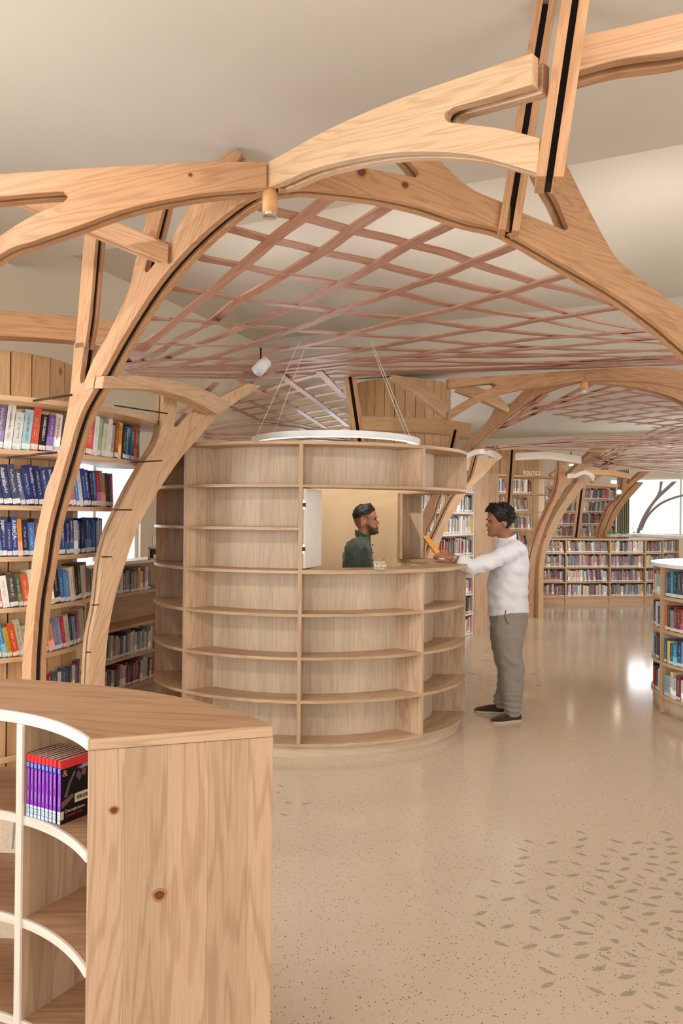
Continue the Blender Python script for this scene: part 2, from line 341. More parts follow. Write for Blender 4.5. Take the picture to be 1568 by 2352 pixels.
def one(mb, name, mat, label, cat, group=None, bevel=0):
    """a thing that is one mesh: its origin goes to its base"""
    zs = min(p.z for p in mb.v); c = sum(mb.v, Vector()) / len(mb.v); base = Vector((c.x, c.y, zs))
    e = bpy.data.objects.new('tmp', None); WLOC['tmp'] = base; e.name = 'tmp'
    mb2 = mb; me_o = None
    for i in range(len(mb.v)): mb.v[i] = mb.v[i] - base
    o = mb.build(name, mat, None, bevel); o.location = base; WLOC[o.name] = base
    bpy.data.objects.remove(e)
    return tag(o, label, cat, group)
def crom(pts, n=6):
    """smooth a 2D or 3D polyline through its points"""
    pts = [Vector(p) for p in pts]
    if len(pts) < 3: return pts
    out = []
    for i in range(len(pts) - 1):
        p0 = pts[i - 1] if i else pts[0] * 2 - pts[1]; p1, p2 = pts[i], pts[i + 1]
        p3 = pts[i + 2] if i + 2 < len(pts) else pts[-1] * 2 - pts[-2]
        for k in range(n):
            t = k / n; t2, t3 = t * t, t ** 3
            out.append(0.5 * ((2 * p1) + (p2 - p0) * t + (2 * p0 - 5 * p1 + 4 * p2 - p3) * t2 + (3 * p1 - p0 - 3 * p2 + p3) * t3))
    out.append(pts[-1]); return out
# ------------------------------------------------------------------ lettering
def text_verts(s, size):
    cu = bpy.data.curves.new('t', 'FONT'); cu.body = s; cu.size = size; cu.resolution_u = 2; cu.align_x = 'LEFT'
    ob = bpy.data.objects.new('t', cu); COL.objects.link(ob); bpy.context.view_layer.update()
    me = bpy.data.meshes.new_from_object(ob.evaluated_get(bpy.context.evaluated_depsgraph_get())); vs = [v.co.copy() for v in me.vertices]; fs = [list(p.vertices) for p in me.polygons]
    bpy.data.objects.remove(ob); bpy.data.curves.remove(cu); bpy.data.meshes.remove(me); return vs, fs
def text_on(s, size, o, ux, uy, mat, name, parent, nrm, centre=False, lift=0.0012):
    """print text at o with unit vectors ux (reading direction) and uy (letter up)"""
    vs, fs = text_verts(s, size); o, ux, uy, nrm = Vector(o), Vector(ux), Vector(uy), Vector(nrm)
    wd = max(v.x for v in vs); hx = max(v.y for v in vs)
    mb = MB(); mb.add([o + ux * (v.x - (wd / 2 if centre else 0)) + uy * (v.y - hx / 2) + nrm * lift for v in vs], fs); return mb.build(name, mat, parent)
INK = {'white': plain('white_ink', (240, 240, 236), 0.5), 'dark': plain('dark_ink', (44, 40, 40), 0.5), 'red': plain('red_ink', (214, 44, 36), 0.5), 'black': plain('black_ink', (20, 20, 20), 0.5)}
def spine_title(bk, s, ink, size=0.02, top=0.93):
    """lettering that runs down the spine of a shelved book"""
    w, dep, h = [c.length for c in bk.matrix_world.to_3x3().col]; vs, fs = text_verts(s, size); wd = max(v.x for v in vs); hx = max(v.y for v in vs)
    k = min(1.0, (top - 0.2) * h / wd); kx = min(1.0, 0.82 * w / hx)
    me = bpy.data.meshes.new('title'); me.from_pydata([((v.y - hx / 2) * kx / w, -0.0012 / dep, top - v.x * k / h) for v in vs], [], fs); me.materials.append(INK[ink])
    o = bpy.data.objects.new('title', me); COL.objects.link(o); o.parent = bk
# ------------------------------------------------------------------ room shell
def quadwall(name, a, b, z0, z1, th, openings, mat, label):
    """wall along plan line a->b with rectangular openings (s0,s1,z0,z1); th goes to its right-hand (outer) side"""
    mb = MB(); a = Vector(a); b = Vector(b); L = (b - a).length; d = (b - a) / L; n = Vector((d.y, -d.x))
    xs = sorted({0, L} | {s for o in openings for s in o[:2]})
    for i in range(len(xs) - 1):
        s0, s1 = xs[i], xs[i + 1]; cuts = [(z0, z1)]
        for o in openings:
            if o[0] <= s0 + 1e-6 and o[1] >= s1 - 1e-6:
                cuts = [c for (p, q) in cuts for c in ((p, min(q, o[2])), (max(p, o[3]), q)) if c[1] > c[0] + 1e-6]
        for p, q in cuts:
            c = a + d * ((s0 + s1) / 2) + n * (th / 2)
            mb.box((c.x, c.y, (p + q) / 2), (s1 - s0, th, q - p), math.atan2(d.y, d.x))
    o = mb.build(name, mat); return struct(o, label, 'wall')
glass = bpy.data.materials.new('clear_glass'); glass.use_nodes = True
nt = glass.node_tree; nt.nodes.clear()
g_o = N(nt, 'ShaderNodeOutputMaterial'); g_t = N(nt, 'ShaderNodeBsdfTransparent'); g_g = N(nt, 'ShaderNodeBsdfGlossy'); g_g.inputs['Roughness'].default_value = 0.02
g_m = N(nt, 'ShaderNodeMixShader'); g_m.inputs[0].default_value = 0.06; nt.links.new(g_t.outputs[0], g_m.inputs[1]); nt.links.new(g_g.outputs[0], g_m.inputs[2]); nt.links.new(g_m.outputs[0], g_o.inputs[0])
M['glass'] = glass
M['frame'] = plain('white_window_frame', (232, 232, 226), 0.5)
WN = [0]
def window(a, b, s0, s1, z0, z1, mull, label):
    WN[0] += 1; a = Vector(a); b = Vector(b); d = (b - a).normalized(); n = Vector((d.y, -d.x)); rz = math.atan2(d.y, d.x)
    c0 = a + d * ((s0 + s1) / 2) + n * 0.08
    w = thing('window_%d' % WN[0], label, 'window', (c0.x, c0.y, z0)); w['kind'] = 'structure'
    mb = MB(); t = 0.05
    for s in (s0 + t / 2, s1 - t / 2):
        c = a + d * s + n * 0.08; mb.box((c.x, c.y, (z0 + z1) / 2), (t, 0.07, z1 - z0), rz)
    for z in (z0 + t / 2, z1 - t / 2): mb.box((c0.x, c0.y, z), (s1 - s0, 0.07, t), rz)
    mb.build('window_frame', M['frame'], w)
    for k in range(1, mull):
        mm = MB(); c = a + d * (s0 + (s1 - s0) * k / mull) + n * 0.08; mm.box((c.x, c.y, (z0 + z1) / 2), (0.045, 0.06, z1 - z0 - 2 * t), rz); mm.build('mullion', M['frame'], w)
    for k in range(mull):
        mm = MB(); c = a + d * (s0 + (s1 - s0) * (k + 0.5) / mull) + n * 0.085; mm.box((c.x, c.y, (z0 + z1) / 2), ((s1 - s0) / mull - 0.04, 0.006, z1 - z0 - 2 * t), rz); mm.build('pane', M['glass'], w)
    return w
ZC = 4.5
cLF, cLB, cRB, cRF = UV(U0, V0), UV(U1, V0), UV(U1, V1), UV(U0, V1)
# floor
mb = MB(); mb.prism([(p.x, p.y, 0) for p in (cLF, cRF, cRB, cLB)], (0, 0, -0.15)); floor = struct(mb.build('floor', M['floor']), 'polished beige terrazzo floor with dark chips', 'floor')
# wall left: a = back corner -> front corner keeps the outside on the right hand
def su(u): return U1 - u            # distance along wall_left from the back corner
opL = [(su(2.32), su(0.2), 0.95, 2.2), (su(-2.8), su(-6.2), 0.8, 2.7), (su(10.4), su(5.8), 1.1, 2.7)]
quadwall('wall_left', cLB, cLF, 0, ZC, 0.2, opL, M['wallpaint'], 'cream painted wall behind the bookcases at the left')
for i, o in enumerate(opL): window(cLB, cLF, *o, 3, ['bright window seen between the shelves at the left', 'wide window in the left wall outside the view', 'long window high in the left wall'][i])
opB = [(4.85, 8.1, 1.2, 2.62), (8.4, 11.0, 1.2, 2.62)]
quadwall('wall_back', cRB, cLB, 0, ZC, 0.2, [(V1 - o[1], V1 - o[0], o[2], o[3]) for o in opB], M['wallpaint'], 'far end wall with bright windows')
for i, o in enumerate(opB): window(cRB, cLB, V1 - o[1], V1 - o[0], o[2], o[3], 2, ['blown out bright window at the far right', 'far window next to the corner'][i])
opF = [(1.0, 4.6, 0.6, 2.9), (5.8, 9.4, 0.6, 2.9)]
quadwall('wall_front', cLF, cRF, 0, ZC, 0.2, opF, M['wallpaint'], 'window wall behind the viewer')
for o, l in zip(opF, ('left', 'right')): window(cLF, cRF, *o, 3, 'unseen tall window behind the viewer, the %s one' % l)
opR = [(2.7, 6.9, 0.7, 2.9), (11.1, 16.1, 0.7, 2.9)]
quadwall('wall_right', cRF, cRB, 0, ZC, 0.2, opR, M['wallpaint'], 'window wall on the right outside the view')
for o, l in zip(opR, ('nearer', 'farther')): window(cRF, cRB, *o, 3, 'long window in the right wall, the %s one' % l)
# ceiling: low slab over the viewer, raised bay beyond, then a lower ceiling again
def slab(name, u0, u1, z, mat, label):
    mb = MB(); mb.prism([(p.x, p.y, z) for p in (UV(u0, V0), UV(u0, V1), UV(u1, V1), UV(u1, V0))], (0, 0, 0.12)); return struct(mb.build(name, mat), label, 'ceiling')
E1, E2 = 0.49, 4.9
slab('ceiling', U0, E1, 3.95, M['plaster'], 'smooth off white plaster ceiling over the foreground')
slab('ceiling', E1, E2, 4.3, M['plaster'], 'raised bay of the ceiling behind the front arches')
slab('ceiling', E2, U1, 3.72, M['plaster'], 'lower ceiling over the far half of the room')
def upright(name, u, z0, z1, label):
    mb = MB(); a, b = UV(u, V0), UV(u, V1); mb.prism([(a.x, a.y, z0), (b.x, b.y, z0), (b.x, b.y, z1), (a.x, a.y, z1)], (U.x * 0.06, U.y * 0.06, 0)); return struct(mb.build(name, M['plaster']), label, 'trim')
upright('trim_1', E1 - 0.07, 3.99, 4.40, 'step between the two front ceiling levels')
upright('trim_2', E2 + 0.01, 3.60, 4.40, 'downstand beam across the ceiling')

# leaf-shaped inlays in the terrazzo: (x, y, half width px, tilt) from left to right tip in the picture
LEAF = []
def z4(x, y): return (1060 + x / 6.03, 1880 + y / 6.03)
def z5_(x, y): return (1308 + x / 6.03, 1880 + y / 6.03)
def z6_(x, y): return (1060 + x / 6.03, 2080 + y / 6.03)
def z7_(x, y): return (1308 + x / 6.03, 2080 + y / 6.03)
for f, rows in ((z4, [(840, 292, 1010, 342), (1170, 352, 1325, 318), (775, 405, 935, 462), (780, 568, 945, 522), (715, 672, 880, 635), (710, 740, 885, 808), (1170, 620, 1350, 588), (1125, 745, 1320, 800), (380, 845, 555, 905), (705, 905, 900, 870), (1150, 985, 1305, 925), (185, 1060, 380, 1120), (535, 1140, 740, 1095), (895, 1105, 1095, 1190), (1160, 1055, 1355, 1140), (170, 1345, 355, 1280), (935, 1320, 1100, 1255), (1330, 1412, 1520, 1362)]),
                (z5_, [(65, 160, 230, 215), (105, 310, 245, 270), (65, 410, 205, 370), (75, 465, 240, 525), (535, 290, 770, 348), (855, 348, 1020, 322), (1105, 315, 1260, 372), (1230, 165, 1415, 220), (1310, 308, 1440, 272), (1055, 440, 1190, 405), (1310, 385, 1520, 402), (510, 410, 690, 470), (420, 492, 550, 552), (810, 508, 965, 480), (1070, 542, 1245, 530), (1325, 498, 1500, 472), (5, 600, 185, 655), (400, 632, 570, 618), (1030, 618, 1270, 645), (1375, 620, 1520, 590), (335, 708, 575, 742), (690, 718, 845, 680), (1010, 690, 1195, 750), (1310, 662, 1480, 732), (-60, 800, 145, 772), (305, 782, 500, 850), (625, 760, 785, 832), (925, 772, 1055, 845), (1335, 795, 1490, 760), (205, 870, 335, 945), (610, 885, 790, 862), (845, 870, 1020, 938), (165, 990, 370, 1060), (775, 1025, 950, 980), (1085, 958, 1325, 985), (515, 1108, 690, 1068), (750, 1080, 925, 1160), (1100, 1105, 1300, 1075), (70, 1090, 205, 1172), (680, 1262, 845, 1210), (975, 1178, 1240, 1215), (1000, 1335, 1205, 1305), (1380, 1288, 1600, 1290), (345, 1305, 490, 1395), (720, 1345, 930, 1430), (1480, 1090, 1640, 1140), (1500, 850, 1640, 840)]),
                (z6_, [(165, 210, 355, 305), (525, 312, 740, 265), (910, 270, 1120, 355), (1330, 248, 1520, 335), (1215, 448, 1415, 398), (435, 485, 660, 572), (830, 595, 1060, 535), (1140, 625, 1380, 720), (1055, 845, 1285, 960), (1095, 1140, 1280, 1060)]),
                (z7_, [(165, 218, 370, 300), (610, 255, 760, 345), (1080, 272, 1255, 232), (1465, 212, 1640, 240), (50, 362, 330, 400), (1320, 375, 1470, 475), (1470, 340, 1620, 375), (40, 540, 270, 508), (390, 622, 590, 575), (925, 500, 1085, 600), (740, 632, 975, 732), (60, 735, 285, 672), (395, 665, 575, 762), (1200, 658, 1365, 712), (635, 795, 940, 845), (305, 905, 500, 832), (1365, 745, 1480, 840), (1480, 730, 1640, 765), (655, 1005, 905, 968), (1215, 930, 1460, 885), (235, 1120, 505, 1238), (1170, 1062, 1470, 1112), (695, 1250, 935, 1180), (1140, 1185, 1380, 1300), (1010, 1350, 1200, 1450), (1020, 1600, 1250, 1640)])):
    for x0, y0, x1, y1 in rows: LEAF.append(f(x0, y0) + f(x1, y1))
DOTS = [z5_(775, 560), z5_(578, 952), z5_(1297, 845), z5_(470, 1175), z5_(75, 1295), z5_(1500, 1040), z7_(1032, 348), z7_(1362, 322), z7_(632, 492), z7_(1545, 475), z7_(1540, 665), z7_(1515, 1430)]
LEAF += [(637, 1803, 652, 1808), (634, 1822, 645, 1818), (651, 1842, 671, 1846), (692, 1848, 716, 1843), (640, 1868, 661, 1874)]
for i in range(34):     # the paler patch beyond the kiosk
    x = random.uniform(1068, 1125); y = random.uniform(1480, 1590); s = random.choice((-1, 1)); LEAF.append((x, y, x + 13, y + s * 2.5))
for i in range(7):
    x = random.uniform(1208, 1235); y = random.uniform(1535, 1580); s = random.choice((-1, 1)); LEAF.append((x, y, x + 12, y + s * 2))
for (x0, y0, x1, y1) in LEAF:
    a, b = PZ(x0, y0, 0.0006), PZ(x1, y1, 0.0006); d = b - a; s = Vector((-d.y, d.x, 0)); n = 9; pts = []
    wv = 0.155 if y0 > 1700 else 0.12
    for k in range(n + 1): t = k / n; pts.append(a + d * t + s * (wv * math.sin(math.pi * t) ** 0.9))
    for k in range(n - 1, 0, -1): t = k / n; pts.append(a + d * t - s * (wv * math.sin(math.pi * t) ** 0.9))
    mb = MB(); mb.prism(pts, (0, 0, -0.004)); mb.build('leaf_inlay', M['leaf'], floor)
for (x, y) in DOTS:
    c = PZ(x, y, 0.0012); r = (PZ(x + 8.5, y, 0.0012) - c).length
    mb = MB(); mb.prism([c + Vector((r * math.cos(k * math.pi / 8), r * 1.05 * math.sin(k * math.pi / 8), 0)) for k in range(16)], (0, 0, -0.004)); mb.build('dot_inlay', M['leaf'], floor)

# ------------------------------------------------------------------ timber ribs: two boards with a dark core, cut to the outline
def rib(name, label, segs, o, dr, mat='arch', t=0.034, gap=0.022, cat='timber rib', group='curved timber ribs', sm=5):
    px = []
    for sg in segs:
        q = crom([(p[0], p[1]) for p in sg], sm); px += q if not px or (px[-1] - q[0]).length > 0.5 else q[1:]
    if (px[0] - px[-1]).length < 0.5: px.pop()
    dr = Vector(dr).normalized(); w3 = [PV(p.x, p.y, o, dr) for p in px]
    n = Vector((-dr.y, dr.x, 0)); n = n if n.y > 0 else -n      # away from the viewer
    uz = [Vector(((p.x - o[0]) * dr.x + (p.y - o[1]) * dr.y, p.z)) for p in w3]
    cx = sum((q.x for q in uz)) / len(uz); cz = sum((q.y for q in uz)) / len(uz)
    sxx = sum((q.x - cx) ** 2 for q in uz); szz = sum((q.y - cz) ** 2 for q in uz); sxz = sum((q.x - cx) * (q.y - cz) for q in uz)
    an = 0.5 * math.atan2(2 * sxz, sxx - szz); ca, sa = math.cos(an), math.sin(an)
    gs = [Vector(((q.x - cx) * ca + (q.y - cz) * sa, -(q.x - cx) * sa + (q.y - cz) * ca, 0)) for q in uz]
    base = min(w3, key=lambda p: p.z); T = thing(name, label, cat, base, group)
    for k in (0, 1):
        mb = MB(); mb.prism([p + n * (k * (t + gap)) for p in w3], n * t, gs); mb.build('board', M[mat], T, bevel=0.003)
    # core set back from the edges
    ar = sum(uz[i].x * uz[(i + 1) % len(uz)].y - uz[(i + 1) % len(uz)].x * uz[i].y for i in range(len(uz))); sg = 1 if ar > 0 else -1
    inn = []
    for i, q in enumerate(uz):
        e1 = (q - uz[i - 1]).normalized(); e2 = (uz[(i + 1) % len(uz)] - q).normalized(); b = Vector((-(e1.y + e2.y), e1.x + e2.x)); l = max(b.length, 0.3)
        inn.append(q + b / l * sg * 0.018)
    def clear(q):
        for i in range(len(uz)):
            a, b = uz[i - 1], uz[i]; d = b - a; t = max(0, min(1, (q - a).dot(d) / max(1e-9, d.length_squared)))
            if (a + d * t - q).length < 0.0155: return False
        return True
    inn = [q for q in inn if clear(q)]
    if len(inn) < 3: print('no core', label); return T
    mb = MB(); mb.prism([Vector((o[0] + q.x * dr.x, o[1] + q.x * dr.y, q.y)) + n * (t - 0.001) for q in inn], n * (gap + 0.002)); mb.build('core', M['dark'], T)
    return T
H1 = (-0.307, 2.8); S = Vector((2.62, 3.71)); H2 = (H1[0] + S.x, H1[1] + S.y)
dA, dB, dC, dD = (-0.985, -0.17), (0.67, -0.742), (-0.8, 0.6), (0.966, 0.26)
rib('timber_rib', 'long curved rib sweeping to the left edge from the cylinder lamp, forked at its end',
    [[(612, 372), (480, 371), (330, 378), (200, 386), (0, 399), (-150, 412)], [(-150, 412), (-150, 470)], [(-150, 470), (0, 452), (100, 443), (146, 440)], [(146, 440), (154, 447), (154, 455), (146, 463)],
     [(146, 463), (74, 495), (0, 541), (-150, 650)], [(-150, 650), (-150, 705)], [(-150, 705), (0, 585), (80, 553), (168, 523), (306, 475), (459, 445), (612, 431)], [(612, 431), (612, 372)]], H1, dA)
rib('timber_rib', 'broad pale forked rib rising to the right from the cylinder lamp, wavy grain',
    [[(612, 373), (650, 353), (768, 289), (921, 224), (1074, 171), (1222, 121)], [(1222, 121), (1220, 194)], [(1220, 194), (1125, 222), (1040, 246)], [(1040, 246), (1024, 257), (1020, 268), (1029, 280)],
     [(1029, 280), (1084, 286), (1156, 296), (1237, 316)], [(1237, 316), (1237, 398)], [(1237, 398), (1176, 380), (1084, 356), (987, 348), (896, 351), (809, 365), (714, 389), (648, 418), (612, 431)], [(612, 431), (612, 373)]], H1, dB, 'arch_pale')
rib('timber_rib', 'column rib bending up from the left bookcase to the cylinder lamp',
    [[(600, 440), (500, 432), (449, 452)], [(449, 452), (418, 503), (385, 564), (358, 600), (338, 625)], [(338, 625), (332, 620), (340, 590), (357, 545)], [(357, 545), (327, 533)], [(327, 533), (310, 600), (302, 638), (291, 676), (264, 734), (245, 772), (214, 826), (193, 876)],
     [(193, 876), (187, 880), (183, 872), (188, 830), (194, 785)], [(194, 785), (170, 787)], [(170, 787), (163, 875), (159, 913), (151, 960), (137, 1028), (121, 1082), (105, 1123), (91, 1187), (81, 1235), (72, 1300), (61, 1393), (54, 1473), (50, 1553), (48, 1700), (48, 1830)], [(48, 1830), (74, 1830)],
     [(74, 1830), (72, 1700), (71, 1553), (75, 1473), (83, 1378), (96, 1300), (108, 1219), (128, 1139), (153, 1053), (184, 952), (230, 868), (287, 764), (364, 646), (450, 550), (540, 474), (600, 440)]], H1, dC, t=0.032, gap=0.03)
rib('timber_rib', 'arch rib with two dark knots falling to the right edge behind the hanging posts',
    [[(640, 424), (700, 396), (768, 381), (850, 388), (921, 400), (953, 407)], [(953, 407), (961, 402), (959, 393), (947, 378), (926, 355), (880, 310)], [(880, 310), (950, 305)], [(950, 305), (992, 352), (1023, 380), (1054, 411), (1094, 439), (1148, 462), (1197, 487), (1253, 510), (1296, 528)],
     [(1296, 528), (1304, 524), (1299, 508), (1278, 459), (1248, 406), (1215, 330)], [(1215, 330), (1262, 320)], [(1262, 320), (1288, 352), (1329, 434), (1360, 495), (1396, 561), (1423, 600), (1477, 642), (1523, 680), (1568, 709), (1680, 790)], [(1680, 790), (1680, 895)],
     [(1680, 895), (1568, 795), (1504, 741), (1427, 684), (1351, 638), (1274, 594), (1198, 550), (1148, 525), (1074, 508), (972, 474), (870, 451), (768, 438), (700, 432), (640, 438)], [(640, 438), (640, 424)]], H1, dD, 'arch')
rib('timber_rib', 'short straight strut mitred into the left column rib',
    [[(-60, 368), (387, 561)], [(387, 561), (385, 603)], [(385, 603), (226, 540), (-60, 420)], [(-60, 420), (-60, 368)]], (-0.81, 3.16), (1, 0.02), t=0.035, gap=0.02)
rib('timber_post', 'thin double post standing on the fork of the left column rib',
    [[(194, 530), (178, 724), (171, 800)], [(171, 800), (193, 800)], [(193, 800), (205, 724), (221, 530)], [(221, 530), (232, 430)], [(232, 430), (205, 430)], [(205, 430), (194, 530)]], H1, dC, t=0.02, gap=0.02, cat='post', group='hanging timber posts', sm=2)
rib('timber_post', 'thin double post between the left strut and the long curved rib',
    [[(342, 466), (327, 535), (312, 598)], [(312, 598), (340, 610)], [(340, 610), (357, 545), (377, 464), (385, 420)], [(385, 420), (352, 420)], [(352, 420), (342, 466)]], (H1[0] - 0.02, H1[1] + 0.05), dC, t=0.02, gap=0.02, cat='post', group='hanging timber posts', sm=2)
rib('timber_strut', 'slanted strut touching the ceiling behind the long curved rib',
    [[(460, 395), (530, 342)], [(530, 342), (556, 352)], [(556, 352), (500, 420)], [(500, 420), (460, 395)]], (-0.69, 4.30), (1, -0.25), t=0.03, gap=0.03, cat='strut', group='hanging timber posts', sm=1)
rib('timber_rib', 'straight rib running from the tall post to the top right corner',
    [[(1318, 84), (1431, 60), (1568, 27), (1700, -5)], [(1700, -5), (1700, 80)], [(1700, 80), (1568, 115), (1431, 134), (1318, 164)], [(1318, 164), (1318, 84)]], (0.62, 1.9), (1, -0.1), 'arch', gap=0.028)
def post(name, label, p0, p1, w=0.028, slot=0.018, dep=0.10):
    """double post whose slot faces the viewer"""
    p0, p1 = Vector(p0), Vector(p1); t = (p1 - p0).normalized(); L = (p1 - p0).length
    view = ((p0 + p1) / 2 - EYE); back = (view - t * view.dot(t)).normalized(); side = t.cross(back).normalized()
    T = thing(name, label, 'post', p0 if p0.z < p1.z else p1, 'hanging timber posts'); M3 = Matrix((t, side, back)).transposed()
    for s in (-1, 1):
        mb = MB(); mb.box((p0 + p1) / 2 + side * s * (w + slot) / 2 + back * dep / 2, (L, w, dep), M3=M3); mb.build('board', M['arch'], T, bevel=0.003)
    mb = MB(); mb.box((p0 + p1) / 2 + back * (dep / 2 + 0.02), (L * 0.985, slot + 0.002, dep - 0.05), M3=M3); mb.build('core', M['dark'], T)
    return T
post('timber_post', 'tall slotted post closest to the viewer at the top right', P(1262, 405, 1.86), P(1330, -60, 1.86))
post('timber_post', 'slotted post hanging behind the pale rib down to the knotted rib', P(1168, 528, 3.04), P(1256, -12, 3.04), w=0.034, slot=0.026)

# tree: second column, its cap arch and ring beam
oE, dE = (-1.5, 4.2), (0.71, 0.66)
rib('timber_rib', 'stout curved column between the left bookcase and the kiosk',
    [[(375, 905), (374, 940), (371, 973), (362, 1012), (338, 1053), (305, 1110), (277, 1165), (252, 1219), (242, 1251), (232, 1298), (222, 1393), (208, 1467), (202, 1559), (198, 1680), (198, 1775)], [(198, 1775), (240, 1775)],
     [(240, 1775), (240, 1680), (241, 1564), (247, 1473), (258, 1403), (274, 1339), (291, 1285), (313, 1222), (335, 1177), (367, 1123), (415, 1053), (446, 1018), (500, 957), (545, 922), (600, 886)], [(600, 886), (570, 880)], [(570, 880), (500, 915), (450, 944), (437, 946)], [(437, 946), (420, 966), (408, 979), (401, 978), (402, 960), (409, 905)], [(409, 905), (375, 905)]], oE, dE, 'arch_pale', t=0.04, gap=0.025)
rib('timber_rib', 'short curved cap arch joining the two left columns',
    [[(240, 864), (306, 862), (367, 868), (421, 879), (478, 898), (532, 929)], [(532, 929), (501, 952)], [(501, 952), (459, 928), (421, 911), (367, 897), (306, 893), (235, 891)], [(235, 891), (240, 864)]], (-1.21, 3.48), (0.29, 0.957), 'arch_pale', t=0.05, gap=0.006)
def beam(label, pts, h, th, mat='plank', name='ring_beam'):
    """level beam following plan points given as (px, py, depth) of its upper front edge"""
    q = crom([P(*p) for p in pts], 6); mb = MB(); n = len(q)
    bk = [p + Vector((0, th, 0)) for p in q]
    mb.strip([p - Vector((0, 0, h)) for p in q], [p - Vector((0, 0, h)) for p in bk], h)
    return one(mb, name, M[mat], label, 'beam', 'ring beams round the trees', bevel=0.004)
beam('ring beam round the top of the left bookcase', [(-160, 706, 3.75), (0, 712, 3.95), (130, 722, 4.1), (262, 737, 4.25)], 0.15, 0.12, 'arch')

# cylinder lamps under the hubs
def cyl_lamp(c, r, h, label):
    T = thing('cylinder_lamp', label, 'lamp', (c.x, c.y, c.z - h), 'cylinder lamps under the hubs')
    mb = MB(); mb.tube([c, c - Vector((0, 0, h - 0.012))], r, 28); mb.build('housing', M['lampwood'], T)
    mb = MB(); n = 28
    for r0, r1, z0, z1 in ((r, r, h - 0.012, h), (r, r * 0.8, h, h), (r * 0.8, r * 0.72, h, h - 0.03)):
        vs = [c + Vector((rr * math.cos(2 * math.pi * k / n), rr * math.sin(2 * math.pi * k / n), -z)) for rr, z in ((r0, z0), (r1, z1)) for k in range(n)]
        mb.add(vs, [(k, (k + 1) % n, n + (k + 1) % n, n + k) for k in range(n)], smooth=True)
    mb.build('rim', M['steel'], T)
    mb = MB(); mb.tube([c - Vector((0, 0, h - 0.03)), c - Vector((0, 0, h - 0.04))], r * 0.75, 20); mb.build('reflector', M['black'], T)
    mb = MB(); mb.tube([c - Vector((0, 0, h - 0.018)), c - Vector((0, 0, h - 0.03))], r * 0.4, 14); mb.build('bulb', M['bulb'], T)
M['lampwood'] = plain('tan_lamp_housing', (214, 164, 104), 0.45)
M['bulb'] = plain('lamp_bulb', (255, 236, 206), 0.4, emit=4)
cyl_lamp(P(620, 428, 2.84), 0.0315, 0.128, 'tan cylinder lamp hanging under the front hub of ribs')
cyl_lamp(P(1341, 870, 6.55), 0.034, 0.125, 'small cylinder lamp under the far hub of ribs')

# ------------------------------------------------------------------ woven lattice vaults
T1 = Vector((-1.35, 3.75)); TR = Vector((2.6, 3.6))
def g1(x, y):
    a = (Vector((x, y)) - T1).length; b = (Vector((x, y)) - TR).length
    return EYE.z + 1.42 - 0.62 * math.exp(-(a / 0.7) ** 2) - 0.8 * math.exp(-(b / 1.2) ** 2)
def on(px, py, g):
    r = ray(px, py); r = r / r.y; d = 2.2
    while d < 14:
        p = EYE + r * d
        if p.z >= g(p.x, p.y):
            lo, hi = d - 0.05, d
            for _ in range(14):
                m = (lo + hi) / 2; p = EYE + r * m
                if p.z >= g(p.x, p.y): hi = m
                else: lo = m
            return EYE + r * hi
        d += 0.05
    return EYE + r * 14
def ribbon(pts, wd, th, name, parent, mat='lattice'):
    mb = MB(); n = len(pts); pa = []; pb = []
    for i, p in enumerate(pts):
        t = (pts[min(i + 1, n - 1)] - pts[max(i - 1, 0)]).normalized(); s = t.cross(Vector((0, 0, 1))).normalized() * wd / 2; pa.append(p - s); pb.append(p + s)
    mb.strip(pa, pb, th); return mb.build(name, M[mat], parent)
FAM1 = [[(775, 444), (704, 495), (622, 556), (536, 632), (459, 692), (402, 741), (337, 795), (268, 848)],
        [(918, 461), (845, 503), (768, 561), (665, 627), (550, 690), (497, 735), (383, 795), (306, 846)],
        [(1069, 503), (947, 559), (844, 623), (684, 703), (565, 749), (500, 776), (400, 815), (310, 853)],
        [(1207, 555), (1083, 607), (986, 646), (883, 680), (783, 716), (680, 758), (569, 795), (500, 818), (390, 846)],
        [(1341, 624), (1244, 651), (1152, 680), (1024, 715), (921, 738), (814, 768), (700, 795), (500, 836)],
        [(1470, 704), (1351, 720), (1236, 738), (1133, 757), (1055, 764), (875, 799), (740, 820), (560, 848)],
        [(1568, 758), (1351, 772), (1198, 783), (1083, 799), (968, 814), (760, 838), (560, 858)],
        [(1568, 776), (1300, 796), (1050, 818), (800, 842), (600, 862)]]
FAM2 = [[(566, 474), (638, 495), (740, 518), (870, 551), (968, 573), (1071, 604), (1178, 642), (1274, 665), (1389, 697), (1446, 718), (1530, 756)],
        [(503, 528), (638, 561), (730, 583), (844, 607), (998, 646), (1083, 665), (1167, 684), (1274, 718), (1389, 749), (1510, 772)],
        [(436, 592), (500, 607), (653, 638), (768, 657), (902, 676), (1020, 705), (1140, 722), (1236, 738), (1351, 764), (1465, 780), (1568, 790)],
        [(375, 663), (497, 686), (653, 705), (806, 726), (959, 738), (1100, 760), (1240, 772), (1400, 786), (1568, 800)],
        [(325, 736), (459, 745), (600, 755), (691, 764), (806, 772), (959, 782), (1100, 795), (1300, 806), (1568, 815)],
        [(283, 799), (383, 797), (600, 799), (730, 802), (883, 806), (1100, 815), (1300, 821), (1568, 828)],
        [(262, 842), (400, 828), (640, 828), (900, 832), (1200, 838), (1568, 838)],
        [(290, 856), (500, 852), (800, 856), (1100, 852), (1400, 846), (1568, 842)],
        [(300, 862), (560, 863), (860, 863), (1200, 852), (1568, 832)], [(320, 868), (620, 871), (900, 862), (1250, 850), (1568, 834)], [(340, 852), (700, 842), (1000, 846), (1300, 834), (1568, 822)], [(300, 850), (600, 842), (900, 822), (1200, 824), (1568, 808)], [(360, 862), (700, 866), (1000, 856), (1350, 838), (1568, 826)]]
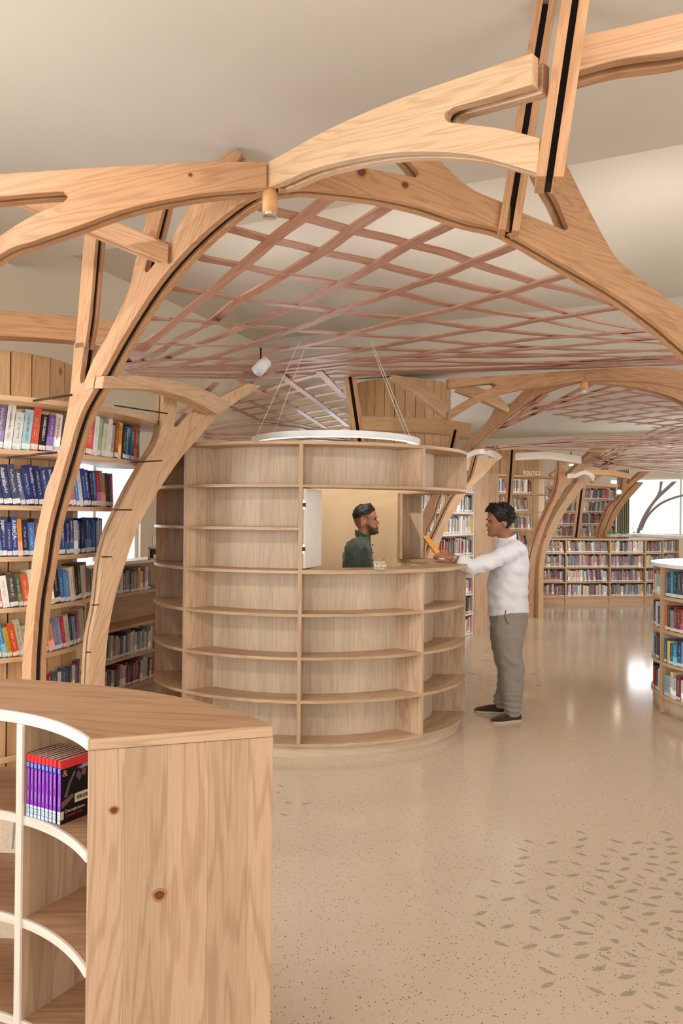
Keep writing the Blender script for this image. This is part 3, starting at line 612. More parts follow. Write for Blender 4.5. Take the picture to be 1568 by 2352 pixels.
LT = thing('lattice_vault', 'woven lattice of pinkish wood strips vaulting over the kiosk', 'lattice', (0.3, 4.4, 2.95))
for fi, fam in enumerate((FAM1, FAM2)):
    for i, ln in enumerate(fam):
        q = crom(ln, 5); pts = [on(p.x, p.y, g1) for p in q]
        # even the heights out so that the strip bends smoothly
        for _ in range(6): pts = [pts[0]] + [(pts[k - 1] + pts[k] * 2 + pts[k + 1]) / 4 for k in range(1, len(pts) - 1)] + [pts[-1]]
        up = Vector((0, 0, 0.010 * fi)); wv = [p + up + Vector((0, 0, 0.0025 * math.sin(k * 0.9 + i))) for k, p in enumerate(pts)]
        ribbon(wv, 0.068, 0.012, 'strip', LT)
def plan_lattice(name, label, poly, dirs, gap, g, wd=0.05):
    """two families of straight strips clipped to a convex plan polygon"""
    c = sum((Vector(p) for p in poly), Vector((0, 0))) / len(poly); T = thing(name, label, 'lattice', (c.x, c.y, g(c.x, c.y)))
    poly = [Vector(p) for p in poly]
    for fi, an in enumerate(dirs):
        d = Vector((math.cos(math.radians(an)), math.sin(math.radians(an)))); n = Vector((-d.y, d.x)); pr = [p.dot(n) for p in poly]
        s = min(pr) + gap * 0.6
        while s < max(pr):
            hits = []
            for i in range(len(poly)):
                a, b = poly[i], poly[(i + 1) % len(poly)]; fa, fb = a.dot(n) - s, b.dot(n) - s
                if fa * fb < 0: hits.append((a + (b - a) * (fa / (fa - fb))).dot(d))
            if len(hits) == 2 and abs(hits[0] - hits[1]) > 0.3:
                t0, t1 = sorted(hits); k = max(4, int((t1 - t0) / 0.22)); pts = []
                for j in range(k + 1):
                    q = d * (t0 + (t1 - t0) * j / k) + n * s; pts.append(Vector((q.x, q.y, g(q.x, q.y) + 0.010 * fi)))
                ribbon(pts, wd, 0.009, 'strip', T)
            s += gap
    return T
def gdome(tops, amp=0.6, sig=0.8, h=1.42):
    return lambda x, y: EYE.z + h - sum(amp * math.exp(-((Vector((x, y)) - Vector(t)).length / sig) ** 2) for t in tops)
T1b = T1 + S; TRb = TR + S; T1c = T1b + S; TRc = TRb + S
plan_lattice('lattice_vault', 'far lattice vault of wood strips behind the small cylinder lamp', [H2, tuple(T1b), (3.6, 10.2), (5.2, 10.6), tuple(TRb)], (27, 120), 0.44, gdome([T1b, TRb], 0.6, 1.0), wd=0.075)
plan_lattice('lattice_vault', 'farthest lattice vault above the low bookcases at the far right', [(4.6, 9.9), tuple(T1c), (6.4, 14.0), (9.4, 13.2), tuple(TRc)], (27, 120), 0.36, gdome([T1c, TRc], 0.55, 1.0))
plan_lattice('lattice_vault', 'lit lattice vault above the kiosk top left of the bright slotted post', [(-1.75, 6.9), (0.0, 6.7), (0.10, 11.6), (-1.0, 11.2), (-1.75, 8.6)], (80, 133), 0.40, gdome([(-1.9, 7.4)], 0.35, 0.8), wd=0.075)
# ------------------------------------------------------------------ kiosk: oval drum of shelves with a serving hatch
KC = Vector((-0.24, 5.42)); KA, KB = 1.22, 0.88; KI = 0.79
def kp(an, s=1.0, z=0.0):       # an in degrees: 0 faces the viewer, positive to the right
    a = math.radians(an); return Vector((KC.x + KA * s * math.sin(a), KC.y - KB * s * math.cos(a), z))
def arc(a0, a1, s, z, n=None):
    n = n or max(3, int(abs(a1 - a0) / 4)); return [kp(a0 + (a1 - a0) * k / n, s, z) for k in range(n + 1)]
KI_T = thing('kiosk', 'oval wooden library kiosk of empty open shelves with a serving hatch', 'kiosk', (KC.x, KC.y, 0))
ZS = [0.077 + 0.288 * k for k in range(8)]; BT = 0.021
DIV = [-133, -88.5, -45, -1.5, 42, 86, 130, 178.5]
TOP = ZS[7] + BT
def kpart(mb, name, mat, bevel=0.0): return mb.build(name, M[mat], KI_T, bevel)
mb = MB(); mb.strip(arc(-180, 180, 0.965, 0, 96), arc(-180, 180, KI, 0, 96), 0.077); kpart(mb, 'plinth', 'kiosk_back')
HATCH = (3, 4, 5)
for b in range(8):
    a0 = DIV[b]; a1 = DIV[b + 1] if b < 7 else DIV[0] + 360
    g = math.degrees(0.012 / KA)
    for k in range(8):
        if b in HATCH and k in (4, 5, 6): continue
        if k == 7: continue
        s0 = 1.0; inn = KI + 0.004
        mb = MB(); mb.strip(arc(a0 + g * 0.9, a1 - g * 0.9, s0, ZS[k]), arc(a0 + g * 0.9, a1 - g * 0.9, inn, ZS[k]), BT); kpart(mb, 'shelf', 'kiosk', 0.002)
    # curved back of the bay, board grain upright
    for (z0, z1) in ([(0.077, ZS[4] - 0.002), (ZS[6] + 0.004, ZS[7])] if b in HATCH else [(0.077, ZS[7])]):
        mb = MB(); pa = arc(a0, a1, KI + 0.004, z0); pb = [p + Vector((0, 0, z1 - z0)) for p in pa]
        L = 0; gs = []; vs = []
        ins = arc(a0, a1, KI - 0.006, z0)
        for i in range(len(pa)):
            if i: L += (pa[i] - pa[i - 1]).length
            vs += [pa[i], pb[i], ins[i], ins[i] + Vector((0, 0, z1 - z0))]; gs += [(z0, L, 0), (z1, L, 0), (z0, L, 0.01), (z1, L, 0.01)]
        fs = []; n = len(pa)
        for i in range(n - 1): k = 4 * i; fs += [(k, k + 4, k + 5, k + 1), (k + 2, k + 3, k + 7, k + 6), (k, k + 2, k + 6, k + 4), (k + 1, k + 5, k + 7, k + 3)]
        mb.add(vs, fs, gs); kpart(mb, 'back_panel', 'kiosk_back')
        mb = MB(); mb.strip(arc(a0, a1, KI - 0.008, z0), arc(a0, a1, KI - 0.02, z0), z1 - z0); kpart(mb, 'inner_lining', 'cream')
for i, a in enumerate(DIV):
    full = [(0.077, ZS[7])] if i in (0, 1, 2, 3, 6, 7) else [(0.077, ZS[4] - 0.001), (ZS[6] + BT, ZS[7])]
    for z0, z1 in full:
        p, q = kp(a, 1.001, 0), kp(a, KI, 0); c = (p + q) / 2; d = (q - p); mb = MB(); zc = (z0 + z1) / 2
        M3 = Matrix.Rotation(math.atan2(d.y, d.x), 3, 'Z')
        mb.box((c.x, c.y, zc), (d.length, 0.026, z1 - z0), M3=M3, grain=2); kpart(mb, 'divider', 'kiosk', 0.002)
# counter ring, header ring and top ring
def ring(a0, a1, so, si, z, th, name, mat):
    mb = MB(); mb.strip(arc(a0, a1, so, z, max(24, int((a1 - a0) / 3))), arc(a0, a1, si, z, max(24, int((a1 - a0) / 3))), th); return kpart(mb, name, mat, 0.003)
ring(-1.2, 129.4, 1.012, KI - 0.025, ZS[4] - 0.001, 0.028, 'counter', 'kiosk')
ring(-1.2, 129.4, 1.002, KI - 0.025, ZS[6], BT, 'header_shelf', 'kiosk')
ring(-180, 180, 1.002, KI - 0.025, ZS[7], 0.024, 'top_ring', 'kiosk')
# folded shutters of the hatch: two leaves at the left jamb, two at the right
def leaf(p0, p1, th, z0, z1, mat, name='shutter', white=None):
    p0, p1 = Vector(p0), Vector(p1); d = p1 - p0; c = (p0 + p1) / 2; mb = MB(); mb.box((c.x, c.y, (z0 + z1) / 2), (d.length, th, z1 - z0), math.atan2(d.y, d.x), grain=2)
    return kpart(mb, name, mat, 0.002)
z0, z1 = ZS[4] + 0.034, ZS[6] - 0.006
jl = kp(-1.5, 0.985)
for k, px in ((0, 687.5), (1, 695.5)):
    a = P(px, 1200, 4.56); a.z = 0; d = Vector((0.12, 1, 0)).normalized() if k == 0 else Vector((0.31, 1, 0)).normalized()
    sh = leaf(a + d * 0.0 + Vector((0.006, 0, 0)), a + d * 0.34 + Vector((0.006, 0, 0)), 0.02, z0, z1, 'kiosk' if k == 0 else 'edge')
    for zz in (z0 + 0.13, z1 - 0.11):
        mb = MB(); e = a + Vector((0.004, -0.004, zz)); M3 = None
        mb.box(e, (0.014, 0.006, 0.072), grain=2); h = mb.build('hinge', M['steel'], sh, 0.003)
        mb = MB(); mb.box(e + Vector((0.004, -0.003, 0)), (0.02, 0.006, 0.026)); mb.build('knuckle', M['rod'], sh)
for k, (x0, d0, x1, d1) in enumerate(((917, 6.0, 921, 5.66), (926, 5.98, 969, 5.82))):
    a, b = P(x0, 1200, d0), P(x1, 1200, d1); leaf((a.x, a.y), (b.x, b.y), 0.022, z0 + 0.0, z1, 'kiosk_back' if k else 'kiosk')
# ring lamp hung inside the top
RC = Vector((-0.05, 5.36, 2.168)); RT = thing('ring_lamp', 'white ring lamp hanging over the kiosk', 'lamp', (RC.x, RC.y, RC.z))
def circ(c, r, z, n=72): return [Vector((c.x + r * math.cos(2 * math.pi * k / n), c.y + r * math.sin(2 * math.pi * k / n), z)) for k in range(n + 1)]
mb = MB(); mb.strip(circ(RC, 0.66, RC.z), circ(RC, 0.615, RC.z), 0.042); mb.build('ring_housing', M['white'], RT, 0.002)
mb = MB(); mb.strip(circ(RC, 0.65, RC.z - 0.006), circ(RC, 0.625, RC.z - 0.006), 0.006); mb.build('diffuser', plain('ring_diffuser', (255, 246, 232), 0.5, emit=1.2), RT)
for an in (150, 200, 330, 20):
    a = math.radians(an); p = RC + Vector((0.637 * math.cos(a), 0.637 * math.sin(a), 0.04)); mb = MB(); mb.tube([p, RC + Vector((0.30 * math.cos(a), 0.30 * math.sin(a), 0.80))], 0.0022, 5); mb.build('wire', M['white'], RT)

# ------------------------------------------------------------------ low curved bookcase right in front
FC = Vector((-1.17, 1.30)); HT = 1.05
def pol(an, r, z): a = math.radians(an); return Vector((FC.x + r * math.cos(a), FC.y + r * math.sin(a), z))
Lc, Rc = Vector((-0.635, 1.73)), Vector((-0.178, 1.853))
aL = math.degrees(math.atan2(Lc.y - FC.y, Lc.x - FC.x)); rL = (Lc - FC).length; aR = math.degrees(math.atan2(Rc.y - FC.y, Rc.x - FC.x)); rR = (Rc - FC).length
inn_k = [(aL, rL), (48, 0.69), (62, 0.695), (76, 0.70), (90, 0.70), (115, 0.70), (140, 0.70)]
out_k = [(aR, rR), (42, 1.095), (57, 1.055), (72, 1.035), (90, 1.045), (115, 1.06), (140, 1.06)]
def curve(keys, n=40):
    q = crom([Vector(k) for k in keys], 8); return q
def fg(keys, z): return [pol(k.x, k.y, z) for k in curve(keys)]
FT = thing('curved_bookcase', 'low curved wooden bookcase with a solid end panel at the front left', 'bookcase', (-0.7, 1.9, 0))
def fpart(mb, name, mat, bevel=0.0): return mb.build(name, M[mat], FT, bevel)
dxy = (Rc - Lc).normalized(); nin = Vector((-dxy.y, dxy.x))
# end panel from L to R, its boards upright
mb = MB(); c = (Lc + Rc) / 2 + nin * 0.02; mb.box((c.x, c.y, (HT - 0.032) / 2 + 0.0), ((Rc - Lc).length, 0.04, HT - 0.0302), math.atan2(dxy.y, dxy.x), grain=2); fpart(mb, 'end_panel', 'fg_end', 0.004)
# top board: one flat outline, grain along x
def flat_top(z, th, name, mat, inset=0.0, edge=True):
    a = fg(inn_k, z); b = fg(out_k, z); mb = MB()
    poly = a + b[::-1]
    an = math.radians(-8); ca, sa = math.cos(an), math.sin(an)
    mb.prism(poly, (0, 0, th), [(p.x * ca + p.y * sa, -p.x * sa + p.y * ca, 0) for p in poly]); return fpart(mb, name, mat, 0.003)
flat_top(HT - 0.03, 0.03, 'top_board', 'fg_top')
# pale lipping along the inner (hollow) edge of the top
def lip(z, th, name):
    a = [pol(k.x, k.y - 0.003, z) for k in curve(inn_k)]; b = [pol(k.x, k.y + 0.006, z) for k in curve(inn_k)]
    mb = MB(); mb.strip(a, b, th); return fpart(mb, name, 'edge', 0.0015)
lip(HT - 0.031, 0.0315, 'edge_lipping')
mb = MB(); c = (Lc + Rc) / 2 - nin * 0.0005; mb.box((c.x, c.y, HT - 0.0155), ((Rc - Lc).length - 0.006, 0.004, 0.028), math.atan2(dxy.y, dxy.x)); fpart(mb, 'end_lipping', 'fg_end', 0.001)
FZ = [0.16, 0.447, 0.737]
for z in FZ:
    sub_i = [Vector((k.x, k.y + 0.004)) for k in curve(inn_k)]; sub_o = [Vector((k.x, k.y - 0.03)) for k in curve(out_k)]
    a = [pol(k.x, k.y, z) for k in sub_i]; b = [pol(k.x, k.y, z) for k in sub_o]; poly = a[1:] + b[::-1][:-1]
    sf = MB(); sf.prism(poly, (0, 0, 0.024), [(p.x, p.y, 0) for p in poly]); fpart(sf, 'shelf', 'fg_top', 0.002); lip(z - 0.001, 0.026, 'edge_lipping')
# upright dividers
d0p = PZ(57, 1660, HT - 0.03); a0 = math.degrees(math.atan2(d0p.y - FC.y, d0p.x - FC.x))
for an in (a0, a0 + 36, a0 + 66):
    p, q = pol(an, 0.692, 0), pol(an - 3, 1.02, 0); c = (p + q) / 2; d = q - p; mb = MB(); mb.box((c.x, c.y, (HT - 0.03) / 2), (d.length, 0.026, HT - 0.03), math.atan2(d.y, d.x), grain=2); dv = fpart(mb, 'divider', 'kiosk', 0.002)
    mb = MB(); mb.box((p.x, p.y, (HT - 0.03) / 2), (0.008, 0.027, HT - 0.032), math.atan2(d.y, d.x), grain=2); mb.build('edge_lipping', M['edge'], dv, 0.001)
mb = MB(); a = [pol(k.x, k.y + 0.05, 0) for k in curve(inn_k)]; b = [pol(k.x, k.y + 0.07, 0) for k in curve(inn_k)]; mb.strip(a, b, 0.16); fpart(mb, 'plinth', 'kiosk')
# ------------------------------------------------------------------ ribs of the trees farther back
bgr = dict(group='far timber ribs', t=0.035, gap=0.025)
rib('timber_rib', 'far forked rib running left from the small cylinder lamp',
    [[(1341, 849), (1198, 860), (1121, 864), (1031, 868)], [(1031, 868), (1031, 892)], [(1031, 892), (1090, 884), (1132, 880)], [(1132, 880), (1139, 885), (1132, 891)], [(1132, 891), (1110, 898), (1031, 944)], [(1031, 944), (1028, 967)],
     [(1028, 967), (1102, 923), (1159, 903), (1236, 889), (1341, 874)], [(1341, 874), (1341, 849)]], H2, dA, 'arch', **bgr)
rib('timber_rib', 'far rib running right from the small cylinder lamp to the frame edge',
    [[(1341, 849), (1430, 845), (1515, 844), (1568, 850), (1640, 860)], [(1640, 860), (1640, 912)], [(1640, 912), (1568, 893), (1465, 875), (1341, 874)], [(1341, 874), (1341, 849)]], H2, (0.9, -0.42), 'arch', **bgr)
rib('timber_rib', 'far arch rib under the small cylinder lamp falling to the right',
    [[(1345, 868), (1430, 866), (1500, 878), (1568, 898), (1660, 945)], [(1660, 945), (1660, 990)], [(1660, 990), (1568, 922), (1465, 890), (1345, 876)], [(1345, 876), (1345, 868)]], H2, dD, 'arch', **bgr)
rib('timber_rib', 'far column rib rising behind the kiosk to the small cylinder lamp',
    [[(1338, 860), (1260, 870), (1213, 889), (1171, 927)], [(1171, 927), (1150, 932), (1136, 936)], [(1136, 936), (1121, 963), (1090, 998), (1053, 1033), (1020, 1085), (992, 1136), (972, 1175), (955, 1235), (950, 1320), (950, 1440)], [(950, 1440), (966, 1440)], [(966, 1440), (968, 1320), (972, 1229), (990, 1187), (1007, 1136), (1036, 1085), (1074, 1037), (1113, 1000), (1133, 982), (1175, 950), (1217, 919), (1274, 891), (1338, 874)], [(1338, 874), (1338, 860)]], H2, dC, 'arch', **bgr)
rib('timber_rib', 'far pale strut crossing the forked rib',
    [[(1050, 889), (1084, 885), (1144, 909), (1170, 937)], [(1170, 937), (1169, 948)], [(1169, 948), (1115, 924), (1046, 897)], [(1046, 897), (1050, 889)]], (-0.81 + S.x, 3.2 + S.y), (1, 0.02), 'arch_pale', **bgr)
rib('timber_rib', 'far rib slanting down to the V joint above the kiosk',
    [[(900, 862), (960, 868)], [(960, 868), (1000, 905), (1030, 941)], [(1030, 941), (1029, 966)], [(1029, 966), (989, 933), (943, 897), (893, 866)], [(893, 866), (900, 862)]], (1.1, 6.85), (1, 0.1), 'arch_pale', **bgr)
oEb, dEb = (oE[0] + S.x, oE[1] + S.y), dE
rib('timber_rib', 'curved column seen through the hatch behind the counter',
    [[(1099, 1046), (1095, 1060), (1088, 1085), (1079, 1104), (1047, 1136), (1025, 1175), (1006, 1216), (993, 1245), (980, 1283), (968, 1340), (962, 1440)], [(962, 1440), (984, 1440)],
     [(984, 1440), (988, 1340), (1002, 1273), (1015, 1235), (1031, 1197), (1053, 1159), (1069, 1136), (1082, 1120), (1101, 1101), (1120, 1082), (1142, 1058)], [(1142, 1058), (1134, 1050), (1126, 1052), (1121, 1049), (1119, 1042)], [(1119, 1042), (1099, 1046)]], oEb, dEb, 'arch_pale', **bgr)
rib('timber_rib', 'short curved cap arch beside the right end of the kiosk top',
    [[(1072, 1041), (1098, 1031), (1127, 1033), (1146, 1042), (1154, 1050)], [(1154, 1050), (1142, 1059)], [(1142, 1059), (1120, 1045), (1098, 1043), (1072, 1052)], [(1072, 1052), (1072, 1041)]], (-1.21 + S.x, 3.48 + S.y), (0.29, 0.957), 'edge', **bgr)
S2 = S * 2 * 0.97; H3 = (H1[0] + S2.x, H1[1] + S2.y)
rib('timber_rib', 'forked column standing right behind the man in the white shirt',
    [[(1288, 1057), (1285, 1096), (1277, 1134), (1256, 1179), (1237, 1223), (1224, 1271), (1216, 1319), (1213, 1400), (1212, 1425)], [(1212, 1425), (1224, 1425)], [(1224, 1425), (1225, 1400), (1228, 1319), (1235, 1271), (1248, 1223), (1267, 1175), (1286, 1140), (1311, 1105), (1350, 1070), (1400, 1026)], [(1400, 1026), (1366, 1030)], [(1366, 1030), (1310, 1085), (1303, 1092)], [(1303, 1092), (1298, 1091), (1302, 1057)], [(1302, 1057), (1288, 1057)]], (3.15, 11.05), (0.8, 0.35), 'arch', group='far timber ribs', t=0.05, gap=0.03)
rib('timber_rib', 'pale column with a hooked top right of the man in the white shirt',
    [[(1327, 1094), (1326, 1105), (1310, 1128), (1285, 1166), (1266, 1201), (1250, 1242), (1240, 1287), (1237, 1335), (1236, 1400), (1236, 1421)], [(1236, 1421), (1248, 1421)], [(1248, 1421), (1248, 1351), (1249, 1303), (1257, 1261), (1273, 1223), (1292, 1185), (1318, 1147), (1340, 1118), (1358, 1098)], [(1358, 1098), (1344, 1094), (1341, 1090)], [(1341, 1090), (1327, 1094)]], (3.35, 11.1), (0.8, 0.5), 'arch_pale', group='far timber ribs', t=0.06, gap=0.01)
rib('timber_rib', 'small hooked cap on the pale column by the far bookcase',
    [[(1322, 1088), (1339, 1081), (1355, 1084), (1366, 1092)], [(1366, 1092), (1363, 1106)], [(1363, 1106), (1352, 1093), (1339, 1090), (1322, 1098)], [(1322, 1098), (1322, 1088)]], (3.9, 11.0), (0.7, 0.7), 'edge', group='far timber ribs', t=0.07, gap=0.004)
rib('timber_rib', 'forked column beside the far bright window',
    [[(1434, 1089), (1430, 1115), (1423, 1143), (1401, 1162), (1387, 1194), (1376, 1232), (1370, 1300)], [(1370, 1300), (1380, 1300)], [(1380, 1300), (1384, 1233), (1392, 1207), (1406, 1174), (1424, 1147), (1444, 1122), (1467, 1103), (1493, 1083)], [(1493, 1083), (1474, 1083)], [(1474, 1083), (1448, 1106), (1441, 1112)], [(1441, 1112), (1438, 1108), (1443, 1089)], [(1443, 1089), (1434, 1089)]], (5.5, 14.3), (0.9, 0.3), 'arch', group='far timber ribs', t=0.05, gap=0.03)
rib('timber_rib', 'second column beside the far bright window, right of the forked one',
    [[(1465, 1107), (1444, 1126), (1424, 1151), (1408, 1176), (1394, 1208), (1386, 1233), (1383, 1300)], [(1383, 1300), (1393, 1300)], [(1393, 1300), (1396, 1233), (1405, 1207), (1419, 1181), (1434, 1157), (1456, 1133), (1478, 1108)], [(1478, 1108), (1465, 1107)]], (5.7, 14.4), (0.9, 0.3), 'arch', group='far timber ribs', t=0.05, gap=0.02)
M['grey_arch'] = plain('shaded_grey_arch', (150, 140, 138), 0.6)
for lab, seg in (('dark forked arch standing in front of the far bright window', [[(1515, 1106), (1513, 1125), (1505, 1142), (1485, 1170), (1470, 1198), (1460, 1226)], [(1460, 1226), (1467, 1226)], [(1467, 1226), (1479, 1199), (1494, 1170), (1512, 1146), (1555, 1106)], [(1555, 1106), (1543, 1106)], [(1543, 1106), (1520, 1127), (1518, 1127)], [(1518, 1127), (1522, 1106)], [(1522, 1106), (1515, 1106)]]),
                 ('thin pale arch bar crossing the far bright window', [[(1469, 1217), (1484, 1186), (1504, 1163), (1530, 1147), (1570, 1135), (1620, 1130)], [(1620, 1130), (1620, 1135)], [(1620, 1135), (1570, 1140), (1532, 1152), (1508, 1167), (1488, 1189), (1474, 1219)], [(1474, 1219), (1469, 1217)]])):
    rib('timber_rib', lab, seg, (6.9, 15.4), (0.92, -0.39), 'grey_arch', group='far timber ribs', t=0.03, gap=0.01)
M['lit_post'] = M['arch_pale']
post('timber_post', 'bright slotted post rising above the kiosk top', P(828, 1030, 7.4), P(803, 862, 7.4), w=0.045, slot=0.035)
post('timber_post', 'thin slotted post left of the politics shelf', P(1162, 1230, 9.9), P(1176, 1030, 9.9), w=0.035, slot=0.03)
post('timber_post', 'slotted post between the two halves of the far tall bookcase', P(1322, 1236, 13.6), P(1337, 1112, 13.6), w=0.05, slot=0.04)
post('timber_post', 'short slotted post under the V joint', P(1036, 1030, 7.6), P(1046, 985, 7.6), w=0.035, slot=0.03)
beam('level ring beam behind the kiosk top', [(815, 955, 8.2), (900, 957, 8.05), (1000, 962, 7.95), (1082, 972, 7.9)], 0.17, 0.14, 'plank')
beam('far level beam above the politics sign', [(1180, 1040, 11.2), (1260, 1038, 11.1), (1335, 1048, 11.0)], 0.12, 0.14, 'edge')

beam('far level beam over the tall far bookcase', [(1262, 1106, 14.0), (1340, 1107, 13.9), (1424, 1112, 13.9)], 0.07, 0.16, 'shelf')
beam('far level beam left of the glaring spotlight', [(1340, 1078, 13.2), (1400, 1080, 13.1), (1450, 1088, 13.0)], 0.10, 0.14, 'plank')
rib('timber_strut', 'far slanted strut left of the glaring spotlight', [[(1352, 1094), (1392, 1072)], [(1392, 1072), (1400, 1075)], [(1400, 1075), (1362, 1110)], [(1362, 1110), (1352, 1094)]], (4.9, 13.6), (1, 0.1), 'arch', cat='strut', group='far timber ribs', sm=1)
rib('timber_strut', 'far slanted strut behind the forked column', [[(1262, 1090), (1290, 1070)], [(1290, 1070), (1298, 1074)], [(1298, 1074), (1270, 1096)], [(1270, 1096), (1262, 1090)]], (4.0, 12.6), (1, 0.1), 'arch', cat='strut', group='far timber ribs', sm=1)
# dense skirts where the far vaults come down between the trees
def skirt(label, rows, d0, d1, wd=0.07):
    c = P(*rows[0][len(rows[0]) // 2], (d0 + d1) / 2); T = thing('lattice_skirt', label, 'lattice', c)
    for ln in rows:
        q = crom(ln, 5); x0, x1 = q[0].x, q[-1].x; ribbon([P(p.x, p.y, d0 + (d1 - d0) * (p.x - x0) / (x1 - x0)) for p in q], wd, 0.012, 'strip', T)
rr = random.Random(5); rows = []
for k in range(13):
    y0 = 1036 - rr.uniform(0, 10); ym = 1000 + k * 2.9; rows.append([(1086 + rr.uniform(0, 60), y0), (1260, (y0 + ym) / 2 - 3), (1430, ym + 6 * math.sin(k * 1.7)), (1600, ym + rr.uniform(-14, 12))])
skirt('dense band of wood strips below the second lattice vault', rows, 8.2, 10.2)
rows = []
for k in range(15):
    ym = 1036 + k * 3.5; rows.append([(1330 + rr.uniform(0, 50), 1058 + rr.uniform(-8, 18)), (1440, ym * 0.6 + 1060 * 0.4 + 5 * math.sin(k * 2.1)), (1620, ym + rr.uniform(-14, 12))])
skirt('dense band of wood strips above the far bright window', rows, 11.6, 12.4, 0.08)
rows = []
for k in range(9):
    rows.append([(470, 985 + k * 3 + rr.uniform(-5, 5)), (600, 965 + k * 6 + rr.uniform(-5, 5)), (740, 985 + k * 4 + rr.uniform(-8, 8)), (800, 995 + k * 3)])
skirt('dense band of wood strips left of the ring lamp over the kiosk', rows, 8.6, 10.0, 0.07)
# drums of upright boards round the trees
def drum(label, c, r, z0, z1, n, a0, a1, name='board_drum', zsl=0.0):
    T = thing(name, label, 'board drum', (c[0], c[1], z0), 'drums of upright boards')
    for k in range(n):
        an0 = math.radians(a0 + (a1 - a0) * k / n); an1 = math.radians(a0 + (a1 - a0) * (k + 1) / n); gapa = 0.003 / r
        p, q = Vector((c[0] + r * math.cos(an0 + gapa), c[1] + r * math.sin(an0 + gapa), z0)), Vector((c[0] + r * math.cos(an1 - gapa), c[1] + r * math.sin(an1 - gapa), z0))
        m = (p + q) / 2; mb = MB(); d = q - p; mb.box((m.x, m.y, (z0 + z1) / 2), (d.length, 0.018, z1 - z0), math.atan2(d.y, d.x), grain=2); mb.build('board', M['plank'], T)
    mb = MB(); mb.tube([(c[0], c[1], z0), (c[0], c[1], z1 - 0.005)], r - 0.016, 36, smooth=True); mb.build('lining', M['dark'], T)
    return T
Q = Vector((-2.3, 4.55))
drum('drum of upright boards behind the books at the left edge', Q, 0.50, 0.0, 2.60, 26, 0, 360)
drum('drum of upright boards seen over the kiosk top', (0.85, 10.0), 0.72, 0.0, 3.5, 32, 0, 360)
drum('far drum of upright boards above the politics sign', (3.1, 13.1), 0.75, 0.0, 2.85, 30, 0, 360)

# ------------------------------------------------------------------ books
NAMEC = [((28, 30, 38), 'black'), ((30, 46, 98), 'navy'), ((38, 86, 168), 'blue'), ((70, 150, 205), 'light blue'), ((34, 120, 140), 'teal'), ((46, 110, 66), 'green'), ((150, 30, 36), 'dark red'), ((205, 44, 40), 'red'), ((228, 112, 48), 'orange'), ((232, 186, 60), 'yellow'), ((226, 220, 206), 'white'), ((188, 180, 166), 'grey'), ((120, 82, 56), 'brown'), ((205, 180, 140), 'tan'), ((110, 70, 140), 'purple'), ((210, 130, 140), 'pink')]
def shade(c, k): return tuple(max(0, min(255, x * k)) for x in c)
def cname(c): return min(NAMEC, key=lambda q: sum((a - b) ** 2 for a, b in zip(q[0], c)))[1]
def unit_book():
    """spine at y=0, x -0.5..0.5, z 0..1; boards stand a little proud of the pages"""
    me = bpy.data.meshes.new('book'); v = []; f = []; m = []
    def bx(x0, x1, y0, y1, z0, z1, mi):
        b = len(v); v.extend([(x, y, z) for x in (x0, x1) for y in (y0, y1) for z in (z0, z1)]); f.extend([tuple(b + i for i in q) for q in ((0, 1, 3, 2), (4, 6, 7, 5), (0, 4, 5, 1), (2, 3, 7, 6), (0, 2, 6, 4), (1, 5, 7, 3))]); m.extend([mi] * 6)
    bx(-0.5, 0.5, 0, 0.03, 0, 1, 0); bx(-0.5, -0.43, 0.03, 1, 0, 1, 0); bx(0.43, 0.5, 0.03, 1, 0, 1, 0); bx(-0.43, 0.43, 0.03, 0.98, 0.012, 0.988, 1)
    me.from_pydata(v, [], f); me.materials.append(M['cover']); me.materials.append(M['pages'])
    for i, p in enumerate(me.polygons): p.material_index = m[i]
    return me
def unit_label():
    me = bpy.data.meshes.new('spine_label'); v = [(x, y, z) for x in (-0.505, 0.505) for y in (-0.006, 0.0) for z in (0.03, 0.155)]
    me.from_pydata(v, [], [(0, 1, 3, 2), (4, 6, 7, 5), (0, 4, 5, 1), (2, 3, 7, 6), (0, 2, 6, 4), (1, 5, 7, 3)]); me.materials.append(M['sticker']); return me
UB, UL = unit_book(), unit_label()
_t = ['first', 'second', 'third', 'fourth', 'fifth', 'sixth', 'seventh', 'eighth', 'ninth']
ORD = _t + ['tenth', 'eleventh', 'twelfth', 'thirteenth', 'fourteenth', 'fifteenth', 'sixteenth', 'seventeenth', 'eighteenth', 'nineteenth']
for a, b in (('twenty', 'twentieth'), ('thirty', 'thirtieth'), ('forty', 'fortieth'), ('fifty', 'fiftieth'), ('sixty', 'sixtieth')): ORD += [b] + [a + '-' + x for x in _t]
NB = [0]
def book(p, out, w, dep, h, col, lean, label, group, sticker=True):
    """p: foot of the spine centre; out: outward plan direction"""
    o = bpy.data.objects.new('book', UB); COL.objects.link(o)
    rz = math.atan2(out[1], out[0]) + math.pi / 2
    o.matrix_world = Matrix.Translation(p) @ Matrix.Rotation(rz, 4, 'Z') @ Matrix.Rotation(lean, 4, 'Y') @ Matrix.Diagonal((w, dep, h, 1))
    o.color = lin(col); tag(o, label, 'book', group); NB[0] += 1
    if sticker:
        s = bpy.data.objects.new('spine_label', UL); COL.objects.link(s); s.parent = o
    return o
FAR = MB()
